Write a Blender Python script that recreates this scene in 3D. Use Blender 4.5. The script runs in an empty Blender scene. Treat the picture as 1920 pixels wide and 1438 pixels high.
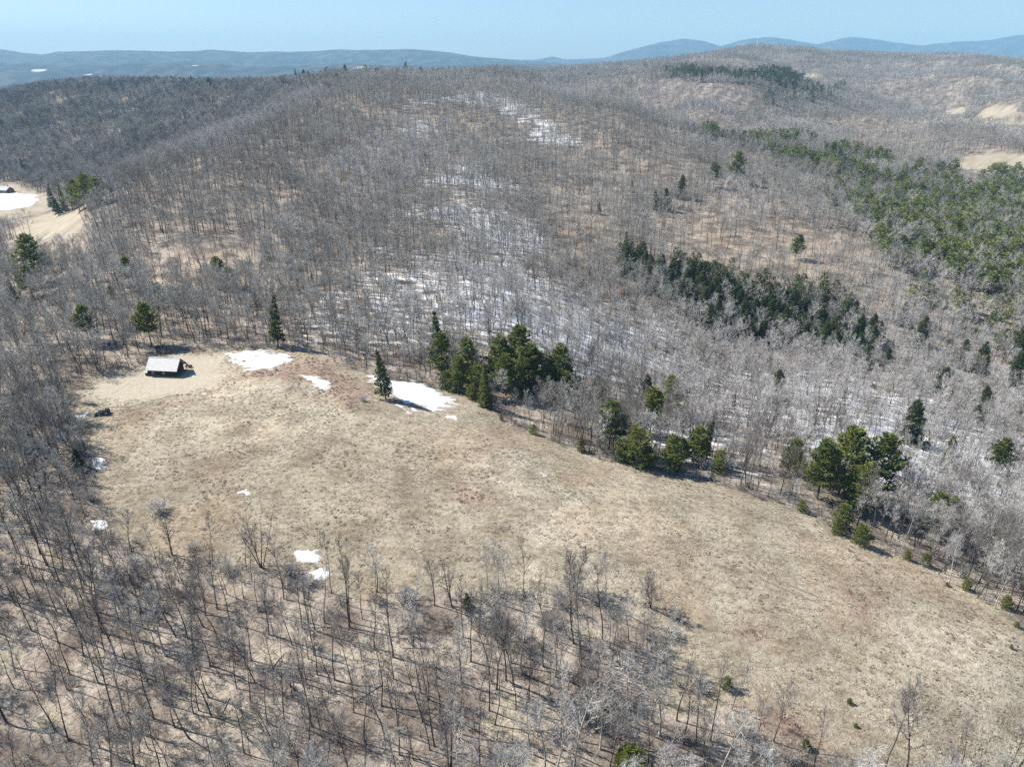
import bpy, math, random
import numpy as np
from mathutils import Vector

random.seed(7)
RNG = np.random.default_rng(7)
SC = bpy.context.scene
COL = SC.collection
R = math.radians

# ------------------------------------------------------------------ camera
EYE, PITCH, FOC = 90.0, R(25.0), 1283.0          # drone height over the cabin yard, tilt, focal length in photo pixels
cam_data = bpy.data.cameras.new('camera')
cam_data.sensor_width = 36.0
cam_data.lens = 36.0 * FOC / 1920.0
cam_data.clip_start, cam_data.clip_end = 1.0, 60000.0
cam = bpy.data.objects.new('camera', cam_data)
cam.location = (0, 0, EYE)
cam.rotation_euler = (math.pi / 2 - PITCH, 0, 0)
COL.objects.link(cam)
SC.camera = cam

# ------------------------------------------------------------------ sky and sun
SUN_EL = R(47.0)
LIGHT_XY = Vector((0.955, -0.295)).normalized()   # the way shadows fall on the ground
world = bpy.data.worlds.new('World')
SC.world = world
world.use_nodes = True
wn = world.node_tree
bg = wn.nodes['Background']
sky = wn.nodes.new('ShaderNodeTexSky')
sky.sky_type = 'NISHITA'
sky.sun_disc = False
sky.sun_elevation = SUN_EL
sky.sun_rotation = math.atan2(-LIGHT_XY.x, -LIGHT_XY.y)   # azimuth from +Y towards +X
sky.altitude = 400
sky.air_density = 1.0
sky.dust_density = 0.6
sky.ozone_density = 6.0
wn.links.new(sky.outputs[0], bg.inputs[0])
bg.inputs[1].default_value = 0.084
sun_data = bpy.data.lights.new('sun', 'SUN')
sun_data.energy = 5.0
sun_data.angle = R(0.53)
sun_data.color = (1.0, 0.955, 0.89)
sun = bpy.data.objects.new('sun', sun_data)
to_sun = Vector((-LIGHT_XY.x * math.cos(SUN_EL), -LIGHT_XY.y * math.cos(SUN_EL), math.sin(SUN_EL)))
sun.rotation_euler = to_sun.to_track_quat('Z', 'Y').to_euler()
COL.objects.link(sun)
SC.view_settings.view_transform = 'Standard'
SC.view_settings.look = 'None'
SC.view_settings.gamma = 1.0
SC.view_settings.exposure = 0.9
SC.view_settings.use_curve_mapping = False
SC.render.engine = 'CYCLES'
SC.cycles.max_bounces = 2
SC.cycles.diffuse_bounces = 1
SC.cycles.glossy_bounces = 1
SC.cycles.volume_bounces = 0
SC.cycles.use_denoising = False
SC.cycles.use_adaptive_sampling = False

# ------------------------------------------------------------------ small helpers
def tag(o, label=None, category=None, group=None, kind=None):
    if label: o['label'] = label
    if category: o['category'] = category
    if group: o['group'] = group
    if kind: o['kind'] = kind
    return o

def link(o, parent=None):
    COL.objects.link(o)
    if parent is not None: o.parent = parent
    return o

def empty(name, loc=(0, 0, 0), rz=0.0, scale=1.0):
    e = bpy.data.objects.new(name, None)
    e.empty_display_size = 0.5
    e.location = loc
    e.rotation_euler = (0, 0, rz)
    e.scale = (scale,) * 3
    return link(e)

def fast_mesh(name, verts, faces, mats=(), mat_idx=None, smooth=False):
    """verts (n,3); faces an (m,3) or (m,4) array or list of such arrays."""
    if not isinstance(faces, (list, tuple)): faces = [faces]
    faces = [np.asarray(f, dtype=np.int32) for f in faces if len(f)]
    me = bpy.data.meshes.new(name)
    verts = np.asarray(verts, dtype=np.float32)
    me.vertices.add(len(verts))
    me.vertices.foreach_set('co', verts.ravel())
    loops = np.concatenate([f.ravel() for f in faces])
    tot = np.concatenate([np.full(len(f), f.shape[1], dtype=np.int32) for f in faces])
    start = np.concatenate([[0], np.cumsum(tot)[:-1]]).astype(np.int32)
    me.loops.add(len(loops))
    me.loops.foreach_set('vertex_index', loops.astype(np.int32))
    me.polygons.add(len(tot))
    me.polygons.foreach_set('loop_start', start)
    for m in mats: me.materials.append(m)
    if mat_idx is not None: me.polygons.foreach_set('material_index', np.asarray(mat_idx, dtype=np.int32))
    me.polygons.foreach_set('use_smooth', np.full(len(tot), bool(smooth)))
    me.update(calc_edges=True)
    return me

def add_attr(me, name, data, kind='FLOAT'):
    data = np.asarray(data, dtype=np.float32)
    a = me.attributes.new(name, kind, 'POINT')
    a.data.foreach_set({'FLOAT': 'value', 'FLOAT_VECTOR': 'vector', 'FLOAT_COLOR': 'color'}[kind], data.ravel())

# ------------------------------------------------------------------ noise
def _hash(ix, iy, seed):
    h = (ix.astype(np.int64) * 374761393 + iy.astype(np.int64) * 668265263 + seed * 974711) & 0xffffffff
    h = ((h ^ (h >> 13)) * 1274126177) & 0xffffffff
    return ((h ^ (h >> 16)) & 0xffff) / 65535.0

def vnoise(x, y, seed=0):
    ix, iy = np.floor(x), np.floor(y)
    fx, fy = x - ix, y - iy
    fx, fy = fx * fx * (3 - 2 * fx), fy * fy * (3 - 2 * fy)
    a, b = _hash(ix, iy, seed), _hash(ix + 1, iy, seed)
    c, d = _hash(ix, iy + 1, seed), _hash(ix + 1, iy + 1, seed)
    return (a + (b - a) * fx) * (1 - fy) + (c + (d - c) * fx) * fy

def fbm(x, y, octaves=4, seed=0):
    s, amp, tot = 0, 1.0, 0
    for k in range(octaves):
        s = s + amp * vnoise(x * 2 ** k + 17.3 * k, y * 2 ** k - 9.1 * k, seed + k)
        tot += amp
        amp *= 0.5
    return s / tot

def sstep(a, b, x):
    t = np.clip((x - a) / (b - a), 0, 1)
    return t * t * (3 - 2 * t)

# ------------------------------------------------------------------ the land: surveyed heights, interpolated
CP, SP = math.cos(PITCH), math.sin(PITCH)
def bearing(u, v):
    """photo pixel -> (X/Y, drop/Y) of that line of sight"""
    a, b = (u - 960.0) / FOC, -(v - 719.0) / FOC
    fwd = CP + b * SP
    return a / fwd, -(-SP + b * CP) / fwd

SURVEY_Z = [  # lines of sight with the height of the land there
 (-500,1438,-15),(0,1438,-14),(300,1438,-13),(960,1438,-14),(1500,1438,-17),(1920,1438,-22),(2400,1438,-28),
 (-400,1200,-9),(0,1200,-9),(300,1200,-9.5),(640,1200,-9),(1000,1200,-10),(1400,1250,-13.5),(1920,1250,-19),(2300,1250,-26),
 (-300,1000,-6),(0,1000,-6),(180,1000,-5),(450,1020,-5),(700,1060,-6),(1000,1080,-7),(1300,1080,-10),(1650,1150,-14),
 (0,850,-3),(180,860,-2),(500,860,-1.5),(800,900,-2),(1100,960,-5),(1400,980,-9),(1600,1040,-13),(1920,1165,-19),
 (-300,740,-3),(0,740,-1),(160,740,-.5),(310,703,0),(480,720,1),(700,780,.6),(950,830,-2.5),(1250,905,-7.5),
 (420,655,.5),(600,685,.5),(700,735,-1),(860,745,-4),(950,792,-5.5),(1050,835,-6.5),(1280,893,-9.5),(1560,988,-14),
]
SURVEY_Y = [  # lines of sight with the distance of the land there
 (300,560,275),(420,525,300),(600,580,260),(700,640,235),(900,560,290),(1000,640,250),(1100,740,212),(1300,830,185),(1500,860,183),
 (1750,950,165),(1920,1050,140),(2300,1100,140),
 (1250,680,270),(1600,750,250),(1850,850,215),(1500,650,320),(1800,680,310),(2200,760,280),
 (700,480,350),(500,440,380),(300,460,350),(900,450,400),(1100,500,380),(1300,500,400),(1450,480,430),(1600,500,415),(1750,560,380),
 (1900,500,450),(2300,520,450),
 (700,350,510),(500,340,500),(330,320,520),(200,370,440),(900,340,540),(1100,380,520),(1300,380,540),(1380,360,570),
 (1500,330,680),(1600,400,560),(1700,400,590),(1850,400,620),(2300,400,640),
 (700,250,700),(550,240,680),(450,270,600),(850,230,780),(1000,260,720),(1150,300,640),
 (620,190,850),(850,170,950),(1000,180,960),(1150,210,900),(1280,260,820),
 (600,158,1100),(850,151,1150),(1000,152,1220),
 (450,230,980),(300,290,860),(150,340,780),(60,390,700),(20,360,760),(100,420,560),(40,440,530),(0,480,430),(100,520,330),(0,600,270),(150,600,250),
 (-300,400,650),(-300,520,380),(-300,300,950),
 (0,300,950),(100,230,1150),(250,200,1250),(150,167,1400),(0,187,1400),(300,162,1400),(450,167,1300),(-300,230,1400),
 (1300,220,1100),(1450,250,1000),(1600,280,900),(1750,300,850),(1900,330,780),(1870,290,870),(1830,215,1300),(1600,200,1400),
 (1400,170,1500),(1200,157,1500),(1500,147,1800),(1750,180,1700),(1900,170,1800),(2300,180,1700),(2300,300,900),
 (1000,136,2400),(1150,127,2500),(1300,110,2700),(1420,96,2800),(1600,103,2700),(1750,107,2600),(1920,120,2600),(2300,120,2600),
 (1250,142,2000),(1700,130,2200),
]
pts = []
for u, v, z in SURVEY_Z:
    t, s = bearing(u, v)
    pts.append((t, (EYE - z) / s, z))
for u, v, y in SURVEY_Y:
    t, s = bearing(u, v)
    pts.append((t, y, EYE - s * y))
for u, y, z in [(1060,1300,30),(1120,1180,12),(1220,1060,-4),(1330,960,-18),(150,2400,-70),(-200,2400,-80),(600,1700,10),(850,1800,25),(400,2300,-50),(700,2600,-40),(1000,4200,0),(1300,4500,10),(1600,4500,20),(1920,4500,10),
                (0,4500,-100),(500,4500,-90),(2400,4500,0),(-500,4500,-100),(0,16000,-100),(960,16000,-60),(1920,16000,-60),
                (400,25,-18),(960,25,-18),(1500,25,-22),(0,10,-18),(1920,10,-24)]:
    pts.append(((u - 960) / FOC / 0.95, y, z))
pts = np.array(pts)

def _feat(t, y):
    return np.stack([t * 1.6, np.log(np.maximum(y, 8.0))], -1)
_P = _feat(pts[:, 0], pts[:, 1])
def _phi(d2):
    return np.where(d2 > 1e-12, 0.5 * d2 * np.log(np.maximum(d2, 1e-12)), 0.0)
_n = len(_P)
_K = _phi(((_P[:, None] - _P[None]) ** 2).sum(-1)) + np.eye(_n) * 2e-4
_A = np.zeros((_n + 3, _n + 3))
_A[:_n, :_n] = _K
_A[:_n, _n] = 1; _A[:_n, _n + 1:] = _P
_A[_n, :_n] = 1; _A[_n + 1:, :_n] = _P.T
_W = np.linalg.solve(_A, np.concatenate([pts[:, 2], [0, 0, 0]]))

# far mountain skylines: (photo column, photo row) of the crest, its distance and its width
RIDGES = [
 (9500.0, 1500.0, [(-700,80),(-300,84),(0,92),(40,98),(75,104),(110,98),(150,97),(230,96),(330,98),(400,93),(470,98),(560,97),(640,92),(700,94),(780,93),(830,98),(900,108),(960,114),(1030,118),(1100,124),(1300,128),(2600,128)]),
 (13000.0, 1500.0, [(-700,126),(900,126),(960,114),(1000,113),(1035,107),(1060,113),(1130,110),(1200,90),(1240,79),(1282,72),(1320,77),(1350,87),(1390,76),(1440,71),(1500,78),(1530,84),(1580,69),(1620,70),(1680,80),(1720,86),(1790,78),(1850,76),(1900,66),(1990,58),(2200,68),(2600,80)]),
 (6500.0, 900.0, [(-700,108),(-200,110),(0,118),(60,122),(200,121),(330,117),(500,126),(640,121),(820,126),(960,122),(1200,130),(2600,130)]),
]
def land(x, y):
    x, y = np.asarray(x, float), np.asarray(y, float)
    shp = np.broadcast(x, y).shape
    x, y = np.broadcast_to(x, shp).ravel(), np.broadcast_to(y, shp).ravel()
    out = np.empty(x.shape)
    for i in range(0, len(x), 20000):
        xs, ys = x[i:i + 20000], y[i:i + 20000]
        yc = np.maximum(ys, 8.0)
        q = _feat(np.clip(xs / yc, -1.7, 1.7), yc)
        z = _phi(((q[:, None] - _P[None]) ** 2).sum(-1)) @ _W[:_n] + _W[_n] + q @ _W[_n + 1:]
        amp = np.clip((ys - 260) / 500, 0, 1) * 7 + np.clip((ys - 1200) / 2500, 0, 1) * 4
        z = z + (fbm(xs / 170, ys / 170, 3, 5) - .5) * amp * 1.3
        z = z + (fbm(xs / 23, ys / 23, 3, 9) - .5) * 0.55
        rel = sstep(620, 1000, ys) * sstep(3000, 2000, ys) * sstep(.02, .30, xs / yc)
        z = z + rel * ((fbm(xs / 300 + 3.1, ys / 240, 3, 15) - .5) * 95 - 6)
        far = ys > 3600
        if far.any():
            xf, yf = xs[far], ys[far]
            col = 960 + xf / yf * 1.11 * FOC   # near the horizon row
            zz = z[far] * np.clip((6500 - yf) / 2500, 0, 1) - 110 * np.clip((yf - 4000) / 2500, 0, 1)
            best = zz
            for dist, wid, prof in RIDGES:
                pu, pv = np.array([p[0] for p in prof]), np.array([p[1] for p in prof])
                vv = np.interp(col, pu, pv)
                crest = EYE - np.tan(PITCH + np.arctan((vv - 719) / FOC)) * dist
                wob = (fbm(xf / 2200, yf * 0 + dist, 3, 3) - .5) * wid * 1.4
                g = np.exp(-((yf - dist - wob) / wid) ** 2)
                spur = (fbm(xf / 700, yf / 900, 4, 21) - .5) * 260 * g * (1 - np.exp(-((yf - dist - wob) / (wid * .45)) ** 2))
                best = np.maximum(best, (crest + 120) * g - 120 + spur + (fbm(xf / 260, yf / 260, 3, 77) - .5) * 26 * g)
            z = z.copy(); z[far] = best
        out[i:i + 20000] = z
    return out.reshape(shp)

# the land is worked out once on the ground sheet's own grid and read back from it
NT, NY, TMAX, Y0, Y1 = 520, 640, 1.62, 14.0, 15500.0
_tv = np.linspace(-TMAX, TMAX, NT)
_yv = np.exp(np.linspace(math.log(Y0), math.log(Y1), NY))
GT, GY = np.meshgrid(_tv, _yv)
GX = GT * GY
GZ = land(GX, GY)
def ground(x, y):
    x, y = np.asarray(x, float), np.asarray(y, float)
    yc = np.clip(y, Y0 * 1.001, Y1 * .999)
    i = np.clip(np.log(yc / Y0) / math.log(Y1 / Y0) * (NY - 1), 0, NY - 1.001)
    i0 = i.astype(int)
    fy = (yc - _yv[i0]) / (_yv[i0 + 1] - _yv[i0])
    t = np.clip((x / yc + TMAX) / (2 * TMAX) * (NT - 1), 0, NT - 1.001)
    t0 = t.astype(int)
    ft = t - t0
    a = GZ[i0, t0] * (1 - ft) + GZ[i0, t0 + 1] * ft
    b = GZ[i0 + 1, t0] * (1 - ft) + GZ[i0 + 1, t0 + 1] * ft
    return a * (1 - fy) + b * fy

_ys = np.exp(np.linspace(math.log(20), math.log(15000), 2600))
def on_ground(u, v, ymin=40.0):
    """where the line of sight through a photo pixel meets the land"""
    t, s = bearing(u, v)
    d = (EYE - s * _ys) - ground(t * _ys, _ys)
    ok = (d < 0) & (_ys > ymin)
    k = int(np.argmax(ok)) if ok.any() else -1
    if k <= 0: return None
    f = d[k - 1] / (d[k - 1] - d[k]) if d[k - 1] > 0 else 0
    y = _ys[k - 1] + (_ys[k] - _ys[k - 1]) * f
    return np.array([t * y, y, float(ground(t * y, y))])

def to_pixel(x, y, z):
    f, d = y * CP - (z - EYE) * SP, y * SP + (z - EYE) * CP
    return 960 + FOC * x / f, 719 - FOC * d / f

def poly_on_ground(px):
    return np.array([on_ground(u, v)[:2] for u, v in px])

def inside(poly, x, y):
    x, y = np.asarray(x, float), np.asarray(y, float)
    r = np.zeros(x.shape, bool)
    n = len(poly)
    for i in range(n):
        x0, y0 = poly[i]; x1, y1 = poly[(i + 1) % n]
        c = (y0 > y) != (y1 > y)
        xx = x0 + (y - y0) * (x1 - x0) / (y1 - y0 if y1 != y0 else 1e-9)
        r ^= c & (x < xx)
    return r

def edge_dist(poly, x, y):
    """signed distance to a world polygon, positive inside"""
    d = np.full(np.shape(x), 1e9)
    n = len(poly)
    for i in range(n):
        a, b = poly[i], poly[(i + 1) % n]
        ab = b - a
        t = np.clip(((x - a[0]) * ab[0] + (y - a[1]) * ab[1]) / max(ab @ ab, 1e-9), 0, 1)
        d = np.minimum(d, np.hypot(x - a[0] - t * ab[0], y - a[1] - t * ab[1]))
    return np.where(inside(poly, x, y), d, -d)

# zones of the land, as world polygons
MEADOW = poly_on_ground([(140,715),(135,745),(155,800),(180,880),(170,960),(200,1005),(330,1045),(450,1062),(560,1080),(650,1100),(760,1105),(880,1105),
    (960,1120),(1080,1105),(1180,1150),(1240,1210),(1290,1280),(1370,1315),(1440,1370),(1530,1425),(1600,1436),(1920,1436),(2100,1400),(2200,1300),(2100,1240),(1920,1168),(1780,1098),(1690,1050),
    (1630,1012),(1560,986),(1450,945),(1370,912),(1280,893),(1180,875),(1050,835),(960,796),(925,770),(865,742),(800,722),(740,712),(690,700),(620,675),(540,657),(430,652),(395,657),(330,660),(250,692)])
YARD = poly_on_ground([(165,735),(180,750),(300,755),(420,715),(425,672),(395,662),(330,665),(250,695),(185,715)])
REDV = [poly_on_ground(p) for p in (
    [(425,678),(470,660),(560,662),(640,690),(690,720),(720,752),(700,765),(640,760),(600,735),(520,715),(450,700)],
    [(1560,1090),(1640,1110),(1700,1150),(1690,1175),(1620,1150)],
    [(1380,1160),(1430,1185),(1420,1210),(1370,1200)],
    [(860,915),(930,920),(920,950),(850,945)],
    [(1290,1300),(1400,1290),(1500,1330),(1560,1400),(1460,1380),(1380,1330)])]
LEFT_FIELD = poly_on_ground([(15,435),(60,408),(110,392),(158,388),(155,410),(150,440),(70,448)])
LEFT_YARD = poly_on_ground([(-60,352),(20,345),(60,360),(95,372),(90,392),(20,410),(-60,420)])
FAR_FIELDS = [poly_on_ground(p) for p in (
    [(1765,210),(1795,202),(1815,204),(1808,214),(1780,218)],
    [(1825,218),(1850,203),(1880,198),(1905,202),(1908,212),(1880,222),(1840,224)],
    [(1835,226),(1880,226),(1990,218),(1990,236),(1890,234)],
    [(1780,315),(1800,295),(1850,284),(1900,290),(1990,305),(1990,322),(1880,325)],
    [(1488,139),(1500,136),(1535,139),(1538,146),(1500,144)],
    [(1355,126),(1385,121),(1400,124),(1390,128)])]
LITTER = [poly_on_ground(p) for p in (
    [(1240,420),(1330,400),(1450,420),(1560,440),(1640,480),(1600,520),(1480,540),(1400,515),(1300,490),(1240,460)],
    [(1540,245),(1600,215),(1700,215),(1760,245),(1700,290),(1600,300),(1545,270)],
    [(260,500),(330,470),(470,450),(520,500),(480,540),(380,540),(270,540)],
    [(1040,400),(1120,420),(1140,470),(1060,480)])]

# ------------------------------------------------------------------ materials
def new_mat(name):
    m = bpy.data.materials.new(name)
    m.use_nodes = True
    nt = m.node_tree
    return m, nt, nt.nodes['Principled BSDF']

def N(nt, typ, **kw):
    n = nt.nodes.new(typ)
    for k, v in kw.items():
        if hasattr(n, k): setattr(n, k, v)
        else: n.inputs[k].default_value = v
    return n

def noise(nt, vec, scale, detail=4, rough=.6, distort=0.0):
    n = N(nt, 'ShaderNodeTexNoise', Scale=scale, Detail=detail, Roughness=rough, Distortion=distort)
    nt.links.new(vec, n.inputs['Vector'])
    return n.outputs['Fac']

def ramp(nt, fac, stops):
    r = nt.nodes.new('ShaderNodeValToRGB')
    while len(r.color_ramp.elements) < len(stops): r.color_ramp.elements.new(0.5)
    for e, (p, c) in zip(r.color_ramp.elements, stops):
        e.position = p
        e.color = (*c, 1) if len(c) == 3 else c
    nt.links.new(fac, r.inputs[0])
    return r.outputs[0]

def mix(nt, fac, a, b, blend='MIX'):
    m = nt.nodes.new('ShaderNodeMix')
    m.data_type = 'RGBA'
    m.blend_type = blend
    for src, sock in ((fac, m.inputs[0]), (a, m.inputs[6]), (b, m.inputs[7])):
        if isinstance(src, (int, float)): sock.default_value = src
        elif isinstance(src, tuple): sock.default_value = (*src, 1)
        else: nt.links.new(src, sock)
    return m.outputs[2]

def math_node(nt, op, a, b=0.0):
    m = nt.nodes.new('ShaderNodeMath')
    m.operation = op
    m.use_clamp = False
    for src, sock in ((a, m.inputs[0]), (b, m.inputs[1])):
        if isinstance(src, (int, float)): sock.default_value = src
        else: nt.links.new(src, sock)
    return m.outputs[0]

def simple_mat(name, color, rough=.8, var=.25, scale=3.0, metallic=0.0, bump=0.0, per_object=0.0):
    m, nt, b = new_mat(name)
    tc = nt.nodes.new('ShaderNodeTexCoord')
    f = noise(nt, tc.outputs['Object'], scale, 5)
    lo = tuple(c * (1 - var) for c in color); hi = tuple(min(1, c * (1 + var)) for c in color)
    col = ramp(nt, f, [(.3, lo), (.7, hi)])
    if per_object:
        oi = nt.nodes.new('ShaderNodeObjectInfo')
        g = ramp(nt, oi.outputs['Random'], [(0, (1 - per_object,) * 3), (1, (1 + per_object,) * 3)])
        col = mix(nt, 1.0, col, g, 'MULTIPLY')
    nt.links.new(col, b.inputs['Base Color'])
    b.inputs['Roughness'].default_value = rough
    b.inputs['Metallic'].default_value = metallic
    b.inputs['Specular IOR Level'].default_value = 0.25
    if bump:
        bp = N(nt, 'ShaderNodeBump', Strength=bump, Distance=.05)
        nt.links.new(f, bp.inputs['Height'])
        nt.links.new(bp.outputs[0], b.inputs['Normal'])
    return m

def land_material():
    """leaf litter, dry meadow grass, bare yard, red weeds; which one grows where comes from the survey attributes"""
    m, nt, b = new_mat('land')
    tc = nt.nodes.new('ShaderNodeTexCoord')
    P = tc.outputs['Object']
    def attr(n):
        a = N(nt, 'ShaderNodeAttribute'); a.attribute_name = n
        return a.outputs['Fac']
    broad, mid = attr('broad'), attr('mid')
    fine = noise(nt, P, 1.1, 3, .75, .8)
    grit = noise(nt, P, 4.5, 1, .7)
    # leaf litter
    lit = ramp(nt, mid, [(.34, (.165, .135, .110)), (.5, (.272, .229, .186)), (.64, (.365, .315, .258))])
    lit = mix(nt, .55, lit, ramp(nt, fine, [(.33, (.16, .14, .13)), (.47, (.85, .83, .82)), (.66, (1.6, 1.55, 1.45))]), 'MULTIPLY')
    # dry grass
    st = ramp(nt, broad, [(.34, (.295, .258, .20)), (.48, (.345, .306, .24)), (.62, (.395, .353, .28))])
    st2 = ramp(nt, mid, [(.34, (.78, .75, .71)), (.48, (.98, .97, .96)), (.62, (1.13, 1.12, 1.09))])
    st = mix(nt, .8, st, st2, 'MULTIPLY')
    fleck = ramp(nt, fine, [(.30, (.40, .36, .31)), (.45, (.9, .88, .85)), (.6, (1.12, 1.12, 1.1)), (.74, (1.4, 1.38, 1.3))])
    st = mix(nt, .66, st, fleck, 'MULTIPLY')
    mo = N(nt, 'ShaderNodeMapping'); mo.inputs['Rotation'].default_value = (0, 0, .6); mo.inputs['Scale'].default_value = (.30, .62, .4)
    nt.links.new(P, mo.inputs[0])
    patchy = ramp(nt, noise(nt, mo.outputs[0], 1.0, 4, .72), [(.36, (.50, .455, .37)), (.47, (.88, .86, .82)), (.56, (1.08, 1.08, 1.07)), (.68, (1.22, 1.2, 1.16))])
    st = mix(nt, .62, st, patchy, 'MULTIPLY')
    gritc = ramp(nt, grit, [(.32, (.62, .6, .57)), (.55, (1.05, 1.05, 1.03))])
    st = mix(nt, .6, st, gritc, 'MULTIPLY')
    pinkf = ramp(nt, attr('pink'), [(.54, (0, 0, 0)), (.68, (.45, .45, .45))])
    st = mix(nt, pinkf, st, mix(nt, 1.0, st, (1.0, .86, .79), 'MULTIPLY'))
    grn = ramp(nt, attr('green'), [(.56, (0, 0, 0)), (.70, (.28, .28, .28))])
    st = mix(nt, grn, st, mix(nt, 1.0, st, (.86, .87, .78), 'MULTIPLY'))
    red = ramp(nt, fine, [(.3, (.12, .072, .055)), (.6, (.30, .20, .155))])
    st = mix(nt, attr('red'), st, red)
    bare = ramp(nt, fine, [(.3, (.36, .315, .235)), (.7, (.47, .42, .325))])
    st = mix(nt, attr('yard'), st, bare)
    edge = math_node(nt, 'ADD', attr('meadow'), math_node(nt, 'MULTIPLY', math_node(nt, 'SUBTRACT', mid, .5), 1.6))
    edge = ramp(nt, edge, [(.35, (0, 0, 0)), (.65, (1, 1, 1))])
    col = mix(nt, edge, lit, st)
    # fields far away and the colour of distant woodland
    col = mix(nt, attr('field'), col, ramp(nt, mid, [(.3, (.29, .245, .175)), (.7, (.38, .335, .25))]))
    pale = mix(nt, 1.0, lit, (1.02, .97, .90), 'MULTIPLY')
    col = mix(nt, attr('litter'), col, pale)
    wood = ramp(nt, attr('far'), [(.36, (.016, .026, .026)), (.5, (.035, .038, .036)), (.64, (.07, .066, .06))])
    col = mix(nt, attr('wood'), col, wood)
    nt.links.new(col, b.inputs['Base Color'])
    b.inputs['Roughness'].default_value = .95
    b.inputs['Specular IOR Level'].default_value = .1
    bp = N(nt, 'ShaderNodeBump', Strength=.9, Distance=.35)
    nt.links.new(fine, bp.inputs['Height'])
    nt.links.new(bp.outputs[0], b.inputs['Normal'])
    return m

def bark_material(name, dark, pale, per=.25, scale=1.5):
    m, nt, b = new_mat(name)
    tc = nt.nodes.new('ShaderNodeTexCoord')
    mp = N(nt, 'ShaderNodeMapping'); mp.inputs['Scale'].default_value = (1, 1, .35)
    nt.links.new(tc.outputs['Object'], mp.inputs[0])
    f = noise(nt, mp.outputs[0], scale, 0, .65)
    col = ramp(nt, f, [(.35, dark), (.68, pale)])
    oi = nt.nodes.new('ShaderNodeObjectInfo')
    g = ramp(nt, oi.outputs['Random'], [(0, (1 - per, 1 - per, 1 - per * 1.05)), (.5, (1, .98, .96)), (1, (1 + per, 1 + per * .95, 1 + per * .9))])
    col = mix(nt, 1.0, col, g, 'MULTIPLY')
    nt.links.new(col, b.inputs['Base Color'])
    b.inputs['Roughness'].default_value = .9
    b.inputs['Specular IOR Level'].default_value = .12
    return m

def needle_material(name, a, c, per=.22):
    m, nt, b = new_mat(name)
    tc = nt.nodes.new('ShaderNodeTexCoord')
    f = noise(nt, tc.outputs['Object'], 1.1, 1, .6)
    col = ramp(nt, f, [(.32, a), (.68, c)])
    oi = nt.nodes.new('ShaderNodeObjectInfo')
    g = ramp(nt, oi.outputs['Random'], [(0, (1 - per, 1 - per * .8, 1 - per)), (1, (1 + per * 1.3, 1 + per, 1 + per * .4))])
    col = mix(nt, 1.0, col, g, 'MULTIPLY')
    nt.links.new(col, b.inputs['Base Color'])
    b.inputs['Roughness'].default_value = .7
    b.inputs['Specular IOR Level'].default_value = .2
    tl = nt.nodes.new('ShaderNodeBsdfTranslucent')
    nt.links.new(col, tl.inputs[0])
    ms = nt.nodes.new('ShaderNodeMixShader'); ms.inputs[0].default_value = .4
    nt.links.new(b.outputs[0], ms.inputs[1]); nt.links.new(tl.outputs[0], ms.inputs[2])
    nt.links.new(ms.outputs[0], nt.nodes['Material Output'].inputs['Surface'])
    return m

M_LAND = land_material()
M_BARK = bark_material('hardwood_bark', (.055, .045, .038), (.125, .11, .095))
M_TWIG = bark_material('hardwood_twigs', (.31, .302, .272), (.50, .488, .445))
M_TWIG_BROWN = bark_material('brown_twigs', (.27, .258, .230), (.45, .432, .392))
M_TWIG_PALE = bark_material('pale_grey_twigs', (.42, .405, .382), (.61, .588, .556), .2)
M_TWIG_NEAR = bark_material('foreground_twigs', (.16, .143, .128), (.31, .285, .258), .3)
M_TWIG_SHADE = bark_material('shaded_hill_twigs', (.085, .076, .075), (.155, .14, .137))  # shade of the left hill painted into the twig colour
M_ASPEN = bark_material('aspen_bark', (.33, .31, .275), (.58, .55, .50), .16, 2.5)
M_ASPEN_TWIG = bark_material('aspen_twigs', (.31, .293, .262), (.50, .475, .43), .16)
M_PINE = needle_material('pine_needles', (.112, .152, .040), (.235, .262, .070))
M_HEMLOCK = needle_material('hemlock_needles', (.052, .078, .030), (.118, .145, .048))
M_PINE_BARK = bark_material('pine_bark', (.05, .042, .036), (.12, .10, .085))
M_SNOW = simple_mat('old_snow', (.66, .67, .68), .6, .20, 1.2, bump=.4)
def dirty_rim(m):
    """thin melting snow lets the dead grass show through"""
    nt = m.node_tree; b = nt.nodes['Principled BSDF']
    src = b.inputs['Base Color'].links[0].from_socket
    a = N(nt, 'ShaderNodeAttribute'); a.attribute_name = 'depth'
    f = ramp(nt, a.outputs['Fac'], [(.0, (.75, .75, .75)), (.45, (.0, .0, .0))])
    nt.links.new(mix(nt, f, src, (.40, .37, .32)), b.inputs['Base Color'])
dirty_rim(M_SNOW)

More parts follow.
